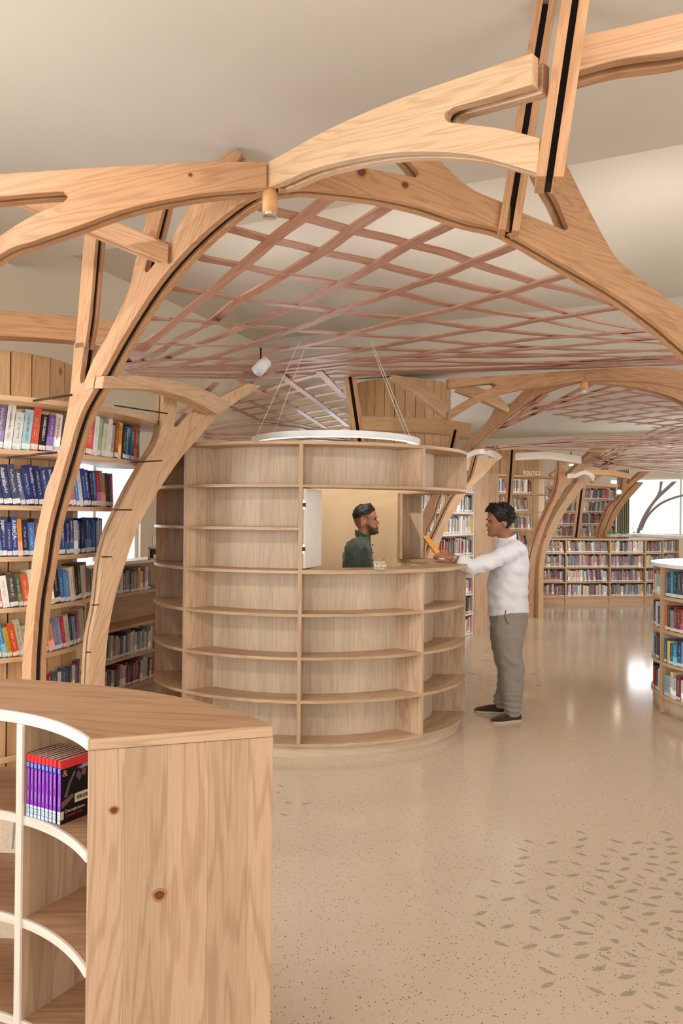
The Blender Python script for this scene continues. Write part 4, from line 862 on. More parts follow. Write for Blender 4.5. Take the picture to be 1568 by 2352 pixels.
def far_book(p, out, w, dep, h, col, lean):
    rz = math.atan2(out[1], out[0]) + math.pi / 2; T = Matrix.Translation(p) @ Matrix.Rotation(rz, 4, 'Z') @ Matrix.Rotation(lean, 4, 'Y')
    r = random.random()
    def bx(x0, x1, y0, y1, z0, z1, mi, cc):
        loc = [Vector((x, y, z)) for x in (x0, x1) for y in (y0, y1) for z in (z0, z1)]
        FAR.add([T @ Vector((q.x * w, q.y * dep, q.z * h)) for q in loc], [(0, 1, 3, 2), (4, 6, 7, 5), (0, 4, 5, 1), (2, 3, 7, 6), (0, 2, 6, 4), (1, 5, 7, 3)], [q for q in loc], mi, col=cc, rnd=r)
    bx(-0.5, 0.5, 0, 1, 0, 1, 0, lin(col)); bx(-0.42, 0.42, 0.03, 0.97, 0.99, 1.004, 1, lin((222, 212, 194)))
    bx(-0.505, 0.505, -0.008, 0, 0.03, 0.15, 2, (1, 1, 1, 1))
PAL = {
 'mix': [(226, 220, 206), (188, 180, 166), (205, 44, 40), (232, 186, 60), (28, 30, 38), (60, 60, 66), (110, 70, 140), (228, 112, 48), (150, 190, 196), (205, 180, 140), (40, 60, 90)],
 'travel': [(36, 48, 104), (40, 56, 120), (48, 72, 140), (38, 100, 176), (44, 140, 204), (60, 60, 80), (30, 34, 60), (176, 40, 44), (210, 210, 214), (232, 140, 50), (40, 44, 92), (44, 62, 128)],
 'old': [(120, 82, 56), (28, 30, 38), (70, 62, 56), (205, 180, 140), (226, 216, 196), (228, 112, 48), (70, 110, 160), (150, 170, 190), (140, 40, 50), (90, 100, 80), (60, 60, 110)],
 'faint': [(206, 200, 190), (190, 184, 176), (120, 112, 108), (60, 58, 62), (150, 70, 66), (84, 96, 128), (206, 180, 130), (100, 128, 130), (140, 120, 96), (220, 214, 206)],
 'white': [(226, 224, 218), (232, 230, 226), (205, 205, 202), (190, 60, 56), (40, 42, 50), (220, 190, 80), (70, 100, 150), (120, 124, 124), (200, 178, 150), (214, 214, 220)],
 'dusk': [(128, 110, 116), (96, 72, 76), (150, 96, 92), (90, 104, 122), (178, 170, 172), (204, 190, 178), (70, 62, 70), (160, 70, 66), (120, 140, 150), (190, 150, 120)],
 'blue': [(60, 110, 160), (44, 150, 176), (30, 50, 92), (36, 40, 60), (228, 200, 70), (200, 206, 214), (44, 58, 110), (26, 70, 80), (120, 170, 200), (60, 60, 70)],
 'pale': [(232, 228, 216), (214, 214, 196), (196, 206, 210), (150, 60, 70), (50, 46, 58), (220, 196, 150), (150, 180, 196), (120, 80, 110), (200, 150, 140)],
 'redblk': [(30, 32, 40), (60, 56, 60), (176, 36, 40), (150, 40, 44), (206, 200, 190), (70, 84, 110), (120, 100, 80), (196, 190, 180), (90, 40, 46)],
}
def row(path, z, s0, s1, pal, hr, wr, lean, where, group, near=True, gapp=0.0, depth=0.15, setb=0.012, titles=None, spc=1.03, cols=None, inside=1, sticker=True, tilt_all=False):
    """stand books along a plan path (list of points) between lengths s0 and s1; the spines face the path's outer side"""
    pts = [Vector((p[0], p[1])) for p in path]; cum = [0]
    for i in range(1, len(pts)): cum.append(cum[-1] + (pts[i] - pts[i - 1]).length)
    def at(s):
        s = max(0, min(cum[-1] - 1e-6, s)); i = max(k for k in range(len(cum)) if cum[k] <= s); i = min(i, len(pts) - 2)
        t = (s - cum[i]) / max(1e-9, cum[i + 1] - cum[i]); d = (pts[i + 1] - pts[i]).normalized(); return pts[i] + (pts[i + 1] - pts[i]) * t, d
    s = s0; k = 0
    while True:
        w = random.uniform(*wr); h = random.uniform(*hr); ln = lean
        adv = w / max(0.5, math.cos(ln)) * spc
        if s + adv > s1: break
        p, d = at(s + adv / 2); out = Vector((d.y, -d.x)) * inside
        base = p - out * (setb + random.uniform(0, 0.012))
        c = (cols[k] if cols and k < len(cols) and cols[k] else random.choice(PAL[pal])); c = shade(c, random.uniform(0.88, 1.12)) if not (cols and k < len(cols) and cols[k]) else c
        pos = Vector((base.x, base.y, z + 0.0006 + abs(math.sin(ln)) * w * 0.5))
        if near:
            size = 'slim' if w < (wr[0] * 0.66 + wr[1] * 0.34) else ('thick' if w > (wr[0] * 0.3 + wr[1] * 0.7) else 'medium')
            bk = book(pos, out, w, depth * random.uniform(0.9, 1.0), h, c, ln, '%s %s book, %s from left, %s' % (size, cname(c), ORD[k], where), group, sticker)
            if titles and k in titles: spine_title(bk, *titles[k])
        else: far_book(pos, out, w, depth, h, c, ln)
        s += adv; k += 1
        if gapp and random.random() < gapp: s += random.uniform(0.01, 0.04)

# ------------------------------------------------------------------ bookcase growing round the left tree
LEV = [(0.15, 0.56), (0.45, 0.56), (0.75, 0.577), (1.055, 0.63), (1.36, 0.68), (1.66, 0.77), (1.967, 0.926), (2.24, 1.08)]
BC = thing('tree_bookcase', 'round bookcase of curved shelves growing round the tree at the left edge', 'bookcase', (Q.x, Q.y, 0))
def qarc(r, z, a0=-150, a1=25, n=44): return [Vector((Q.x + r * math.cos(math.radians(a0 + (a1 - a0) * k / n)), Q.y + r * math.sin(math.radians(a0 + (a1 - a0) * k / n)), z)) for k in range(n + 1)]
for (z, r) in LEV:
    mb = MB(); a = qarc(r, z - 0.028); b = qarc(max(0.525, r - 0.30), z - 0.028); mb.strip(a, b, 0.028); mb.build('shelf', M['shelf'], BC, 0.003)
for (z, r), (x0, y0, x1, y1) in zip(LEV[::-1], [(262, 931, 385, 950), (300, 1062, 372, 1058), (262, 1171, 302, 1171), (234, 1279, 256, 1279), (212, 1390, 226, 1389), (199, 1498, 210, 1498)]):
    a = P(x0, y0, 4.05); b = P(x1, y1, 4.22); mb = MB(); mb.tube([a, b], 0.0045, 6); mb.build('steel_rod', M['rod'], BC)
for (z, r), (x0, y0, x1, y1) in (((2.24, 1.08), (48, 925, 165, 907)), ((1.967, 0.926), (16, 1051, 130, 1039))):
    a = P(x0, y0, 3.72); b = P(x1, y1, 3.56); mb = MB(); mb.tube([a, b], 0.006, 6); mb.build('steel_rod', M['rod'], BC)
C_ = lambda *a: list(a)
def qrow(i, px0, px1, **k):
    z, r = LEV[i]; path = qarc(r, z, -120, 25, 60)
    def s_of(px):      # path length at which the front edge passes a picture column
        best = None; L = 0; last = path[0]
        for p in path:
            L += (p - last).length; last = p; q = EYE; x = 784 + F * (p.x) / p.y
            if x <= px: best = L
        return best or 0
    return path, z, s_of(px0), s_of(px1)
ROWN = {6: 'top row of the left bookcase', 5: 'second row of the left bookcase', 4: 'third row of the left bookcase', 3: 'fourth row of the left bookcase', 2: 'fifth row of the left bookcase', 1: 'lowest visible row of the left bookcase'}
TRV = (36, 48, 104)
ROWS = [(6, -18, 327, 'mix', (0.20, 0.255), (0.030, 0.046), 0.10, [(110, 90, 130), (214, 210, 204), (200, 206, 200), (150, 192, 204), (228, 84, 40), (26, 26, 30), (124, 84, 160), (230, 226, 214), (70, 70, 70), (206, 200, 190), (60, 60, 66), (88, 86, 80), (222, 56, 44), (226, 228, 230), (150, 190, 130), (206, 200, 186), (226, 220, 210), (170, 164, 152), (160, 80, 40), (240, 184, 50), (40, 52, 70), (84, 168, 186), (36, 40, 76), (24, 110, 150), (200, 64, 62), (206, 80, 66), (180, 120, 50), (90, 60, 50), (216, 52, 30), (220, 208, 190), (60, 54, 44)]),
        (5, -18, 268, 'travel', (0.205, 0.245), (0.024, 0.046), -0.17, [TRV, TRV, (40, 48, 92), (52, 56, 92), (66, 70, 104), (40, 52, 120), (42, 60, 128), TRV, (40, 60, 130), (40, 66, 138), (140, 30, 50), (44, 58, 120), (200, 90, 100), (40, 130, 200), (214, 214, 220), (30, 60, 130), (38, 66, 150), (50, 34, 52), (38, 110, 190), (196, 36, 40), (150, 150, 156), (226, 150, 50), (50, 54, 90), (44, 60, 120), (200, 90, 50), (44, 56, 110), (50, 60, 110), (60, 66, 100)]),
        (4, -18, 240, 'travel', (0.195, 0.235), (0.022, 0.044), -0.06, [TRV, (38, 60, 130), (34, 44, 96), (36, 50, 116), (36, 58, 150), (234, 150, 60), (40, 46, 80), (60, 120, 190), (110, 60, 44), (36, 44, 90), (36, 100, 180), (150, 180, 206), (60, 70, 110)]),
        (3, -18, 221, 'old', (0.18, 0.24), (0.024, 0.044), -0.14, [(150, 190, 214), (226, 104, 44), (236, 230, 220), (66, 56, 48), (90, 110, 80), (224, 96, 44), (230, 218, 196), (210, 200, 80), (96, 92, 150), (226, 220, 206), (30, 26, 30), (56, 110, 180), (100, 150, 206), (230, 224, 214), (220, 160, 80)]),
        (2, -18, 203, 'old', (0.17, 0.235), (0.026, 0.046), -0.20, [(232, 204, 70), (214, 170, 60), (60, 130, 190), (190, 160, 40), (226, 76, 36), (200, 190, 160), (180, 170, 150), (60, 80, 90), (196, 150, 90), (110, 76, 50), (226, 150, 110), (110, 140, 190), (150, 140, 170), (200, 40, 46), (206, 196, 176), (40, 34, 36), (120, 160, 200)]),
        (1, 95, 196, 'redblk', (0.15, 0.18), (0.020, 0.034), 0.0, None)]
TIT = {6: {1: ('Why Geography Matters', 'dark', 0.012), 3: ('A Savage Dreamland', 'red', 0.013), 4: ('THE BOOK SMUGGLERS OF TIMBUKTU', 'dark', 0.011), 5: ('DARK SKIES', 'white', 0.02), 7: ('AROUND THE WORLD', 'red', 0.012), 12: ('RIVER', 'white', 0.013), 19: ('ROBERT MACFARLANE', 'dark', 0.011), 21: ('501', 'white', 0.04), 22: ('501', 'white', 0.04), 23: ('501', 'white', 0.04)},
       5: {2: ('Australia', 'white', 0.03), 4: ('Australia', 'white', 0.03), 6: ('Australia', 'white', 0.026), 8: ('Boston', 'white', 0.018), 9: ('Barcelona', 'white', 0.018), 10: ('Berlin', 'white', 0.018), 11: ('Bhutan', 'white', 0.018), 16: ('Great Britain', 'white', 0.022), 18: ('Paris', 'white', 0.02), 25: ('Canada', 'white', 0.018)},
       4: {2: ('Japan', 'white', 0.03), 4: ('AFRICA', 'white', 0.034), 10: ('Mexico', 'white', 0.03), 12: ('Nordic', 'white', 0.02), 13: ('Middle East', 'white', 0.02), 15: ('Nepal', 'white', 0.018), 17: ('New Zealand', 'white', 0.018), 20: ('Paris', 'white', 0.018)}}
for (i, x0, x1, pal, hr, wr, ln, cols) in ROWS:
    path, z, s0, s1 = qrow(i, x0, x1); row(path, z, s0, s1, pal, hr, wr, ln, ROWN[i], 'books on the left tree bookcase', cols=cols, depth=0.12, spc=1.09, titles=TIT.get(i))

# ------------------------------------------------------------------ straight or curved bookcases elsewhere
def offset_path(path, dist):
    pts = [Vector((p[0], p[1])) for p in path]; out = []
    for i in range(len(pts)):
        d = (pts[min(i + 1, len(pts) - 1)] - pts[max(i - 1, 0)]).normalized(); n = Vector((-d.y, d.x)); out.append(pts[i] + n * dist)
    return out
def bookcase(label, path, levels, top, depth, divs, mat='shelf', back=True, plinth=True, topmat=None, name='bookcase', th=0.024, ends=True, group=None):
    """path runs left to right as the viewer sees it; the case extends depth behind it"""
    q = [Vector((p.x, p.y)) for p in crom([Vector(p) for p in path], 6)] if len(path) > 2 else [Vector(p) for p in path]
    bk = offset_path(q, depth); c = sum(q, Vector((0, 0))) / len(q); T = thing(name, label, 'bookcase', (c.x, c.y, 0), group)
    def v3(l, z): return [Vector((p.x, p.y, z)) for p in l]
    for z in levels: mb = MB(); mb.strip(v3(q, z - th), v3(bk, z - th), th); mb.build('shelf', M[mat], T)
    if top: mb = MB(); mb.strip(v3(q, top - 0.03), v3(bk, top - 0.03), 0.03); mb.build('top_board', M[topmat or mat], T, 0.003)
    if back: mb = MB(); mb.strip(v3(offset_path(q, depth - 0.014), 0.02), v3(bk, 0.02), (top or levels[-1]) - 0.05); mb.build('back_panel', M[mat], T)
    if plinth: mb = MB(); mb.strip(v3(offset_path(q, 0.02), 0), v3(offset_path(q, 0.04), 0), levels[0] - th); mb.build('plinth', M[mat], T)
    cum = [0]
    for i in range(1, len(q)): cum.append(cum[-1] + (q[i] - q[i - 1]).length)
    ds = list(divs) + ([0.012, cum[-1] - 0.012] if ends else [])
    for s in ds:
        i = min(len(q) - 2, max(k for k in range(len(cum)) if cum[k] <= s)); t = (s - cum[i]) / (cum[i + 1] - cum[i]); p = q[i] + (q[i + 1] - q[i]) * t; d = (q[i + 1] - q[i]).normalized(); n = Vector((-d.y, d.x))
        m = p + n * (depth / 2 - 0.003); mb = MB(); h = (top - 0.03) if top else levels[-1]; mb.box((m.x, m.y, h / 2), (0.024, depth, h), math.atan2(d.y, d.x), grain=2); mb.build('divider', M[mat], T)
    return T, q, cum
def X(px, d): return ((px - 784) / F * d, d)
# low bookcase between the left column and the kiosk
lv = [0.06, 0.335, 0.61, 0.905]
t_, q_, cu = bookcase('low bookcase against the wall between the stout column and the kiosk', [X(196, 5.55), X(262, 5.95), X(372, 6.6), X(420, 6.95)], lv, 1.19, 0.26, [], topmat='edge')
for li, nm, pal, s0, s1 in ((3, 'top row', 'faint', 0.25, 0.98), (1, 'middle row', 'faint', 0.18, 1.02), (0, 'bottom row', 'redblk', 0.15, 1.02)):
    row(q_, lv[li], s0, s1, pal, (0.17, 0.225), (0.024, 0.040), 0.04 if li != 3 else 0.0, '%s of low bookcase beside kiosk' % nm, 'books in the low bookcase beside the kiosk', sticker=True)
# round bookcase at the right edge
dc = Vector((3.46, 5.70)); dr_ = 0.79
def darc(a0, a1, n=18): return [(dc.x + dr_ * math.cos(math.radians(a0 + (a1 - a0) * k / n)), dc.y + dr_ * math.sin(math.radians(a0 + (a1 - a0) * k / n))) for k in range(n + 1)]
dl = [0.16, 0.43, 0.70, 0.975]; 
DB = thing('round_bookcase', 'round low bookcase full of books cut by the right edge', 'bookcase', (dc.x, dc.y, 0))
def full(r, z, n=48): return [Vector((dc.x + r * math.cos(2 * math.pi * k / n), dc.y + r * math.sin(2 * math.pi * k / n), z)) for k in range(n + 1)]
for z in dl: mb = MB(); mb.strip(full(dr_, z - 0.024), full(0.5, z - 0.024), 0.024); mb.build('shelf', M['shelf'], DB)
mb = MB(); mb.tube([(dc.x, dc.y, 1.215), (dc.x, dc.y, 1.245)], dr_ + 0.012, 56, smooth=False); mb.build('top_board', plain('white_laminate_top', (236, 238, 238), 0.22), DB, 0.004)
mb = MB(); mb.tube([(dc.x, dc.y, 0.0), (dc.x, dc.y, 0.137)], dr_ - 0.03, 56); mb.build('plinth', M['kiosk_back'], DB)
mb = MB(); mb.tube([(dc.x, dc.y, 0.137), (dc.x, dc.y, 1.215)], 0.5, 40); mb.build('back_panel', M['plank'], DB)
for an in (180, 217, 254, 291, 143, 106):
    a = math.radians(an); c = dc + Vector((math.cos(a), math.sin(a))) * (0.5 + dr_) / 2; mb = MB(); mb.box((c.x, c.y, 0.61), (dr_ - 0.5, 0.026, 1.21), a, grain=2); mb.build('divider', M['shelf'], DB)
def dpath(a0, a1): return [(dc.x + dr_ * math.cos(math.radians(a0 + (a1 - a0) * k / 16)), dc.y + dr_ * math.sin(math.radians(a0 + (a1 - a0) * k / 16))) for k in range(17)]
for li, nm, pl, pr in ((3, 'top row', 'pale', 'blue'), (2, 'second row', 'blue', 'old'), (1, 'third row', 'old', 'blue'), (0, 'bottom row', 'redblk', 'pale')):
    for (a0, a1, side, pal) in ((152, 177.5, 'left bay', pl), (182.5, 212, 'right bay', pr)):
        p = dpath(a0, a1); row(p, dl[li], 0.0, dr_ * math.radians(a1 - a0), pal, (0.165, 0.215), (0.028, 0.046), 0.0, '%s, %s of the round right bookcase' % (nm, side), 'books in the round bookcase', depth=0.13, spc=1.06)
print('near books', NB[0])
# shelves behind the counter
def far(label, path, lv, top, rows, near=False, depth=0.25, divs=(), hr=(0.18, 0.24), wr=(0.02, 0.034), back=False, plinth=True, mat='shelf', ends=True, where='', group=None):
    T, q, cu = bookcase(label, path, lv, top, depth, divs, back=back, plinth=plinth, mat=mat, ends=ends)
    for (li, f0, f1, pal, ln) in rows:
        row(q, lv[li], cu[-1] * f0 + 0.03, cu[-1] * f1 - 0.03, pal, hr, wr, ln, (where % ROWW[len(lv) - 1 - li]) if near else '', group, near=near, depth=0.16, sticker=near)
    return T, q, cu
ROWW = ['top row', 'second row', 'third row', 'fourth row', 'fifth row', 'sixth row', 'seventh row', 'lowest row']
lv = [0.03, 0.30, 0.57, 1.10, 1.39, 1.68, 1.965]
far('tall bookcase of white edged shelves behind the counter', [(0.95, 8.2), (1.83, 9.42)], lv, 2.27, [(6, 0.0, 1, 'white', 0.06), (5, 0.0, 1, 'white', 0.05), (4, 0.0, 1, 'white', 0.03), (3, 0.0, 1, 'redblk', 0.02), (2, 0.4, 1, 'white', 0.05), (1, 0.4, 1, 'redblk', 0.05), (0, 0.4, 1, 'white', 0.07)], near=False, mat='edge', where='%s of tall bookcase behind counter', group='books on the tall bookcase behind the counter')
mb = MB(); mb.prism([(1.845, 9.44, 0), (2.27, 9.86, 0), (2.27, 9.86, 2.24), (1.845, 9.44, 2.24)], (-0.03, 0.03, 0), [(0, 0, 0), (0, 0.6, 0), (2.2, 0.6, 0), (2.2, 0, 0)]); one(mb, 'end_panel', M['fg_end'], 'plain upright end panel right of the tall bookcase', 'panel')
print('near books', NB[0])
lv = [0.26, 0.545, 0.83, 1.125, 1.41, 1.72, 2.025]
far('open shelves carrying the politics sign', [X(1132, 11.25), X(1288, 11.95)], lv, 2.33, [(6, 0.0, 0.58, 'white', 0.02), (5, 0.0, 0.55, 'faint', -0.2), (4, 0.1, 0.60, 'faint', -0.05), (3, 0.3, 0.55, 'mix', -0.25)], plinth=False, ends=False)
lv = [0.03, 0.32, 0.61, 0.90, 1.19, 1.47, 1.74, 2.02]
far('far tall bookcase beside the bright window', [X(1240, 15.0), X(1330, 14.9), X(1415, 15.0)], lv, 2.30, [(7, 0.05, 1, 'dusk', 0.12), (6, 0.05, 1, 'faint', 0.1), (5, 0.05, 1, 'redblk', 0.02), (4, 0.05, 1, 'faint', -0.1)], wr=(0.028, 0.045), hr=(0.20, 0.25))
lv = [0.12, 0.40, 0.68, 0.95]
T, q, cu = bookcase('long low bookcase along the far end of the floor', [X(1236, 12.9), X(1300, 12.95), X(1411, 13.1), X(1498, 13.25), X(1560, 14.0)], lv, 1.22, 0.28, [0.55, 1.45, 2.18, 2.75], mat='shelf', topmat='shelf', name='bookcase')
for li, pals in ((3, ('dusk', 'faint', 'white', 'dusk')), (2, ('faint', 'dusk', 'dusk', 'faint')), (1, ('redblk', 'pale', 'dusk', 'faint')), (0, ('redblk', 'pale', 'faint', 'dusk'))):
    for (s0, s1), pal in zip(((0.03, 0.53), (0.57, 1.43), (1.47, 2.16), (2.20, 2.73), (2.77, 3.35)), pals + ('faint',)): row(q, lv[li], s0, s1, pal, (0.19, 0.235), (0.025, 0.04), -0.12 if (li, s0) in ((3, 0.57), (3, 0.03), (1, 0.57)) else 0.0, '', None, near=False, depth=0.17)
# white-topped counter run behind it, plants, and the glare lamp
beam('white topped ledge under the far window', [(1396, 1228, 14.2), (1480, 1227, 14.0), (1568, 1230, 13.6), (1640, 1234, 13.2)], 0.05, 0.5, 'white', name='ledge')
o = FAR.build('far_books', [M['cover_far'], M['pages'], plain('far_sticker', (230, 228, 222), 0.6)])
me = o.data; me.attributes.new('Col', 'FLOAT_COLOR', 'POINT'); me.attributes.new('rnd', 'FLOAT', 'POINT')
for i, q in enumerate(FAR.g): me.attributes['gc'].data[i].vector = q
at = me.attributes['Col']
for i, c in enumerate(FAR.c): at.data[i].color = c
ar = me.attributes['rnd']
for i, r in enumerate(FAR.r): ar.data[i].value = r
tag(o, 'rows of books filling the bookcases at the far end', 'books'); o['kind'] = 'stuff'
# ------------------------------------------------------------------ paperbacks in the front bookcase
M['purple'] = plain('purple_cover', (150, 62, 200), 0.35); M['pred'] = plain('red_cover', (236, 60, 60), 0.35); M['pblue'] = plain('blue_patch', (52, 70, 210), 0.35); M['pblack'] = plain('black_cover', (22, 18, 20), 0.3); M['slab'] = plain('spine_sticker', (214, 236, 250), 0.5)
dpt = Vector((0.58, 0.815, 0)).normalized(); alg = Vector((0.906, -0.423, 0)); sdx = Vector((dpt.y, -dpt.x, 0)); zb = FZ[2] + 0.0245
BW = 0.0138; nB = 9
TITLES = ['Stranger in Cold Creek', 'Scene of the Crime', 'High Caliber Christmas', 'Surgeon Protector', 'Countermeasures', 'Ambushed', 'The Agent\'s Redemption', 'Secret Agent Santa', 'Deceptions']
for i in range(nB):
    f = Vector((-0.885, 1.938, zb)) + alg * (BW * 0.5 + i * 0.0146 + (0.003 if i == 8 else 0)) ; h = 0.176 - 0.0004 * (i % 3)
    lab = 'purple paperback with red band, %s' % ('rightmost, showing its black front cover' if i == 8 else '%s from left in the front bookcase' % ORD[i])
    T = thing('paperback', lab, 'book', f, 'purple paperbacks in the front bookcase')
    M3 = Matrix((sdx, dpt, Vector((0, 0, 1)))).transposed()
    def lb(mb, x0, x1, y0, y1, z0, z1): mb.box(f + sdx * ((x0 + x1) / 2) + dpt * ((y0 + y1) / 2) + Vector((0, 0, (z0 + z1) / 2)), (x1 - x0, y1 - y0, z1 - z0), M3=M3)
    hw = BW / 2 * 0.97
    mb = MB(); lb(mb, -hw, hw, 0, 0.0008, 0, h); mb.build('spine', M['purple'], T)
    mb = MB(); lb(mb, -hw, -hw + 0.0007, 0.0008, 0.105, 0, h); lb(mb, hw - 0.0007, hw, 0.0008, 0.105, 0, h); cv = mb.build('cover', M['pblack'], T)
    mb = MB(); lb(mb, -hw + 0.0008, hw - 0.0008, 0.0009, 0.104, 0.001, h - 0.001); mb.build('pages', M['pages'], T)
    mb = MB(); lb(mb, -hw, hw, -0.0006, 0, h - 0.020, h); lb(mb, -hw - 0.0003, hw + 0.0004, -0.0004, 0.105, h - 0.0195, h - 0.0002) if False else None; mb.build('red_band', M['pred'], T)
    mb = MB(); lb(mb, hw, hw + 0.0005, 0, 0.105, h - 0.024, h); mb.build('red_band', M['pred'], cv)
    mb = MB(); lb(mb, -hw, hw, -0.0006, 0, h - 0.038, h - 0.020); pp = mb.build('emblem_patch', M['pblue'], T)
    mb = MB(); c0 = f + Vector((0, 0, h - 0.029)) - dpt * 0.001; mb.tube([c0 + sdx * (0.0035 * math.cos(a * math.pi / 6)) + Vector((0, 0, 0.0055 * math.sin(a * math.pi / 6))) for a in range(13)], 0.0009, 5); mb.build('emblem', M['slab'], pp)
    mb = MB(); lb(mb, -hw, hw, -0.0007, 0, 0.001, 0.034); sl = mb.build('spine_label', M['slab'], T)
    for q, zz in enumerate((0.026, 0.019, 0.012)): text_on(['823.914', 'HAR', 'P%d' % (105211 + i * 37)][q], 0.0045, f - sdx * (hw * 0.85) + Vector((0, 0, zz)), sdx, (0, 0, 1), INK['dark'], 'print', sl, -dpt, lift=0.0012)
    text_on(TITLES[i], 0.0048, f + sdx * 0.0022 + Vector((0, 0, h - 0.042)), (0, 0, -1), sdx, INK['white'], 'title', T, -dpt)
    text_on('INTRIGUE', 0.0058, f + sdx * 0.002 + Vector((0, 0, 0.075)), (0, 0, -1), sdx, INK['white'], 'series_name', T, -dpt)
    if i == 8:
        o = f + sdx * (hw + 0.0006)
        text_on('INTRIGUE', 0.0085, o + dpt * 0.052 + Vector((0, 0, h - 0.031)), dpt, (0, 0, 1), plain('lilac_ink', (206, 176, 200), 0.5), 'series_name', cv, sdx)
        text_on('Deceptions', 0.0135, o + dpt * 0.012 + Vector((0, 0, 0.033)), dpt, (0, 0, 1), plain('cream_ink', (236, 220, 196), 0.5), 'title', cv, sdx)
        text_on('Cynthia Eden', 0.010, o + dpt * 0.014 + Vector((0, 0, 0.020)), dpt, (0, 0, 1), INK['red'], 'author', cv, sdx)
        text_on('&', 0.026, o + dpt * 0.004 + Vector((0, 0, h - 0.036)), dpt, (0, 0, 1), plain('tan_ink', (214, 160, 120), 0.5), 'print', cv, sdx)
        mb = MB(); lb(mb, hw, hw + 0.0009, 0.044, 0.098, 0.048, 0.073); st = mb.build('barcode_sticker', M['sticker_plain'] if 'sticker_plain' in M else plain('cream_sticker', (224, 208, 176), 0.6), cv)
        mb = MB(); x = 0.050
        while x < 0.086:
            wbar = random.choice((0.0006, 0.0012, 0.0018)); lb(mb, hw + 0.0009, hw + 0.0011, x, x + wbar, 0.055, 0.066); x += wbar + random.choice((0.0007, 0.0012))
        mb.build('bars', INK['black'], st)
        mb = MB(); lb(mb, hw, hw + 0.0008, 0.0005, 0.010, 0.012, 0.035); mb.build('sticker_edge', plain('cream_sticker2', (220, 200, 170), 0.6), cv)
        gm = plain('grey_print', (96, 88, 96), 0.5); sk = plain('warm_print', (120, 84, 70), 0.5); ht = plain('pale_print', (150, 158, 146), 0.5)
        def blob(pts, mat): mb = MB(); mb.prism([o + dpt * (a * 0.105) + Vector((0, 0, z * h)) for a, z in pts], sdx * 0.0004); mb.build('cover_picture', mat, cv)
        blob([(0.10, 0.42), (0.18, 0.40), (0.30, 0.62), (0.44, 0.76), (0.40, 0.80), (0.22, 0.62)], gm); blob([(0.44, 0.70), (0.56, 0.60), (0.62, 0.68), (0.52, 0.78)], gm)
        blob([(0.02, 0.34), (0.34, 0.44), (0.40, 0.38), (0.30, 0.34), (0.04, 0.24)], sk); blob([(0.60, 0.70), (0.72, 0.66), (0.76, 0.76), (0.62, 0.80)], sk); blob([(0.56, 0.79), (0.64, 0.86), (0.80, 0.86), (0.90, 0.80)], ht)
# slim books leaning in the compartment to the left
for i in range(3):
    b = PZ(30 + i * 9, 1962 + i * 5, FZ[1] + 0.0245); mb = MB(); T3 = Matrix.Rotation(math.atan2(0.815, 0.58), 3, 'Z') @ Matrix.Rotation(0.12, 3, 'Y')
    mb.box(b + Vector((0.03, 0.06, 0.10)), (0.12, 0.010, 0.19), M3=Matrix.Rotation(math.radians(50), 3, 'Z') @ Matrix.Rotation(0.16, 3, 'X')); o = one(mb, 'slim_book', M['pages'], 'slim pale book leaning behind the left divider, %s of three' % ('leftmost', 'middle one', 'rightmost')[i], 'book', 'slim books behind the divider')

# ------------------------------------------------------------------ small things on the counter, shelves and walls
acr = plain('clear_acrylic', (206, 214, 190), 0.1); acr.node_tree.nodes['Principled BSDF'].inputs['Transmission Weight'].default_value = 0.75
T = thing('sign_new', 'small clear acrylic sign with the word NEW on the counter', 'sign', P(871, 1312, 4.62))
c = P(871, 1313, 4.60); c.z = ZS[4] + 0.0275
mb = MB(); mb.box(c + Vector((0, 0, 0.004)), (0.074, 0.05, 0.008)); mb.build('base', acr, T, 0.001)
mb = MB(); mb.box(c + Vector((0, 0.012, 0.030)), (0.076, 0.003, 0.048)); mb.build('plate', M['glass'], T)
text_on('NEW', 0.036, c + Vector((-0.033, 0.008, 0.028)), (1, 0, 0), (0, 0, 1), plain('frosted_letters', (226, 232, 212), 0.5), 'letters', T, (0, -1, 0))
c = P(1211, 1090, 11.62); c.z = 2.332
T = thing('sign_politics', 'cream letters spelling POLITICS on top of the open shelves', 'sign', c)
dS = (Vector(X(1288, 11.95)) - Vector(X(1132, 11.25))).normalized()
text_on('POLITICS', 0.092, c + Vector((-0.075, 0.0, 0.05)), (dS.x, dS.y, 0), (0, 0, 1), plain('cream_letters', (250, 240, 200), 0.5, emit=0.3), 'letters', T, (dS.y, -dS.x, 0), lift=0.01)  # letters glow a little, extra brightness put into their material
mb = MB(); mb.box(c + Vector((0.09, 0.04, 0.006)), (0.36, 0.05, 0.012), math.atan2(dS.y, dS.x)); mb.build('base', M['edge'], T)
# yellow books on the low shelf, framed notice, switch plate
c = P(356, 1269, 6.35); c.z = 1.19
T = thing('framed_notice', 'small wooden frame standing on the low bookcase by the kiosk', 'frame', c)
mb = MB()
for sx, sz, lx, lz in ((-0.055, 0.06, 0.018, 0.12), (0.055, 0.06, 0.018, 0.12), (0, 0.009, 0.11, 0.018), (0, 0.111, 0.11, 0.018)): mb.box(c + Vector((sx, 0, sz)), (lx, 0.02, lz))
mb.build('frame', M['plank'], T); mb = MB(); mb.box(c + Vector((0, 0.008, 0.06)), (0.1, 0.004, 0.1)); mb.build('card', M['black'], T)
mb = MB(); mb.box(c + Vector((0.012, 0.004, 0.034)), (0.05, 0.003, 0.028)); mb.build('notice', M['white'], T)
w0 = UV(2.62, 0.012); wz = 1.30
mb = MB(); mb.box((w0.x, w0.y, wz), (0.16, 0.012, 0.12), math.atan2(U.y, U.x)); one(mb, 'switch_plate', M['white'], 'white switch plate on the cream wall left of the kiosk', 'switch plate', bevel=0.003)
w0 = UV(2.75, 0.008)
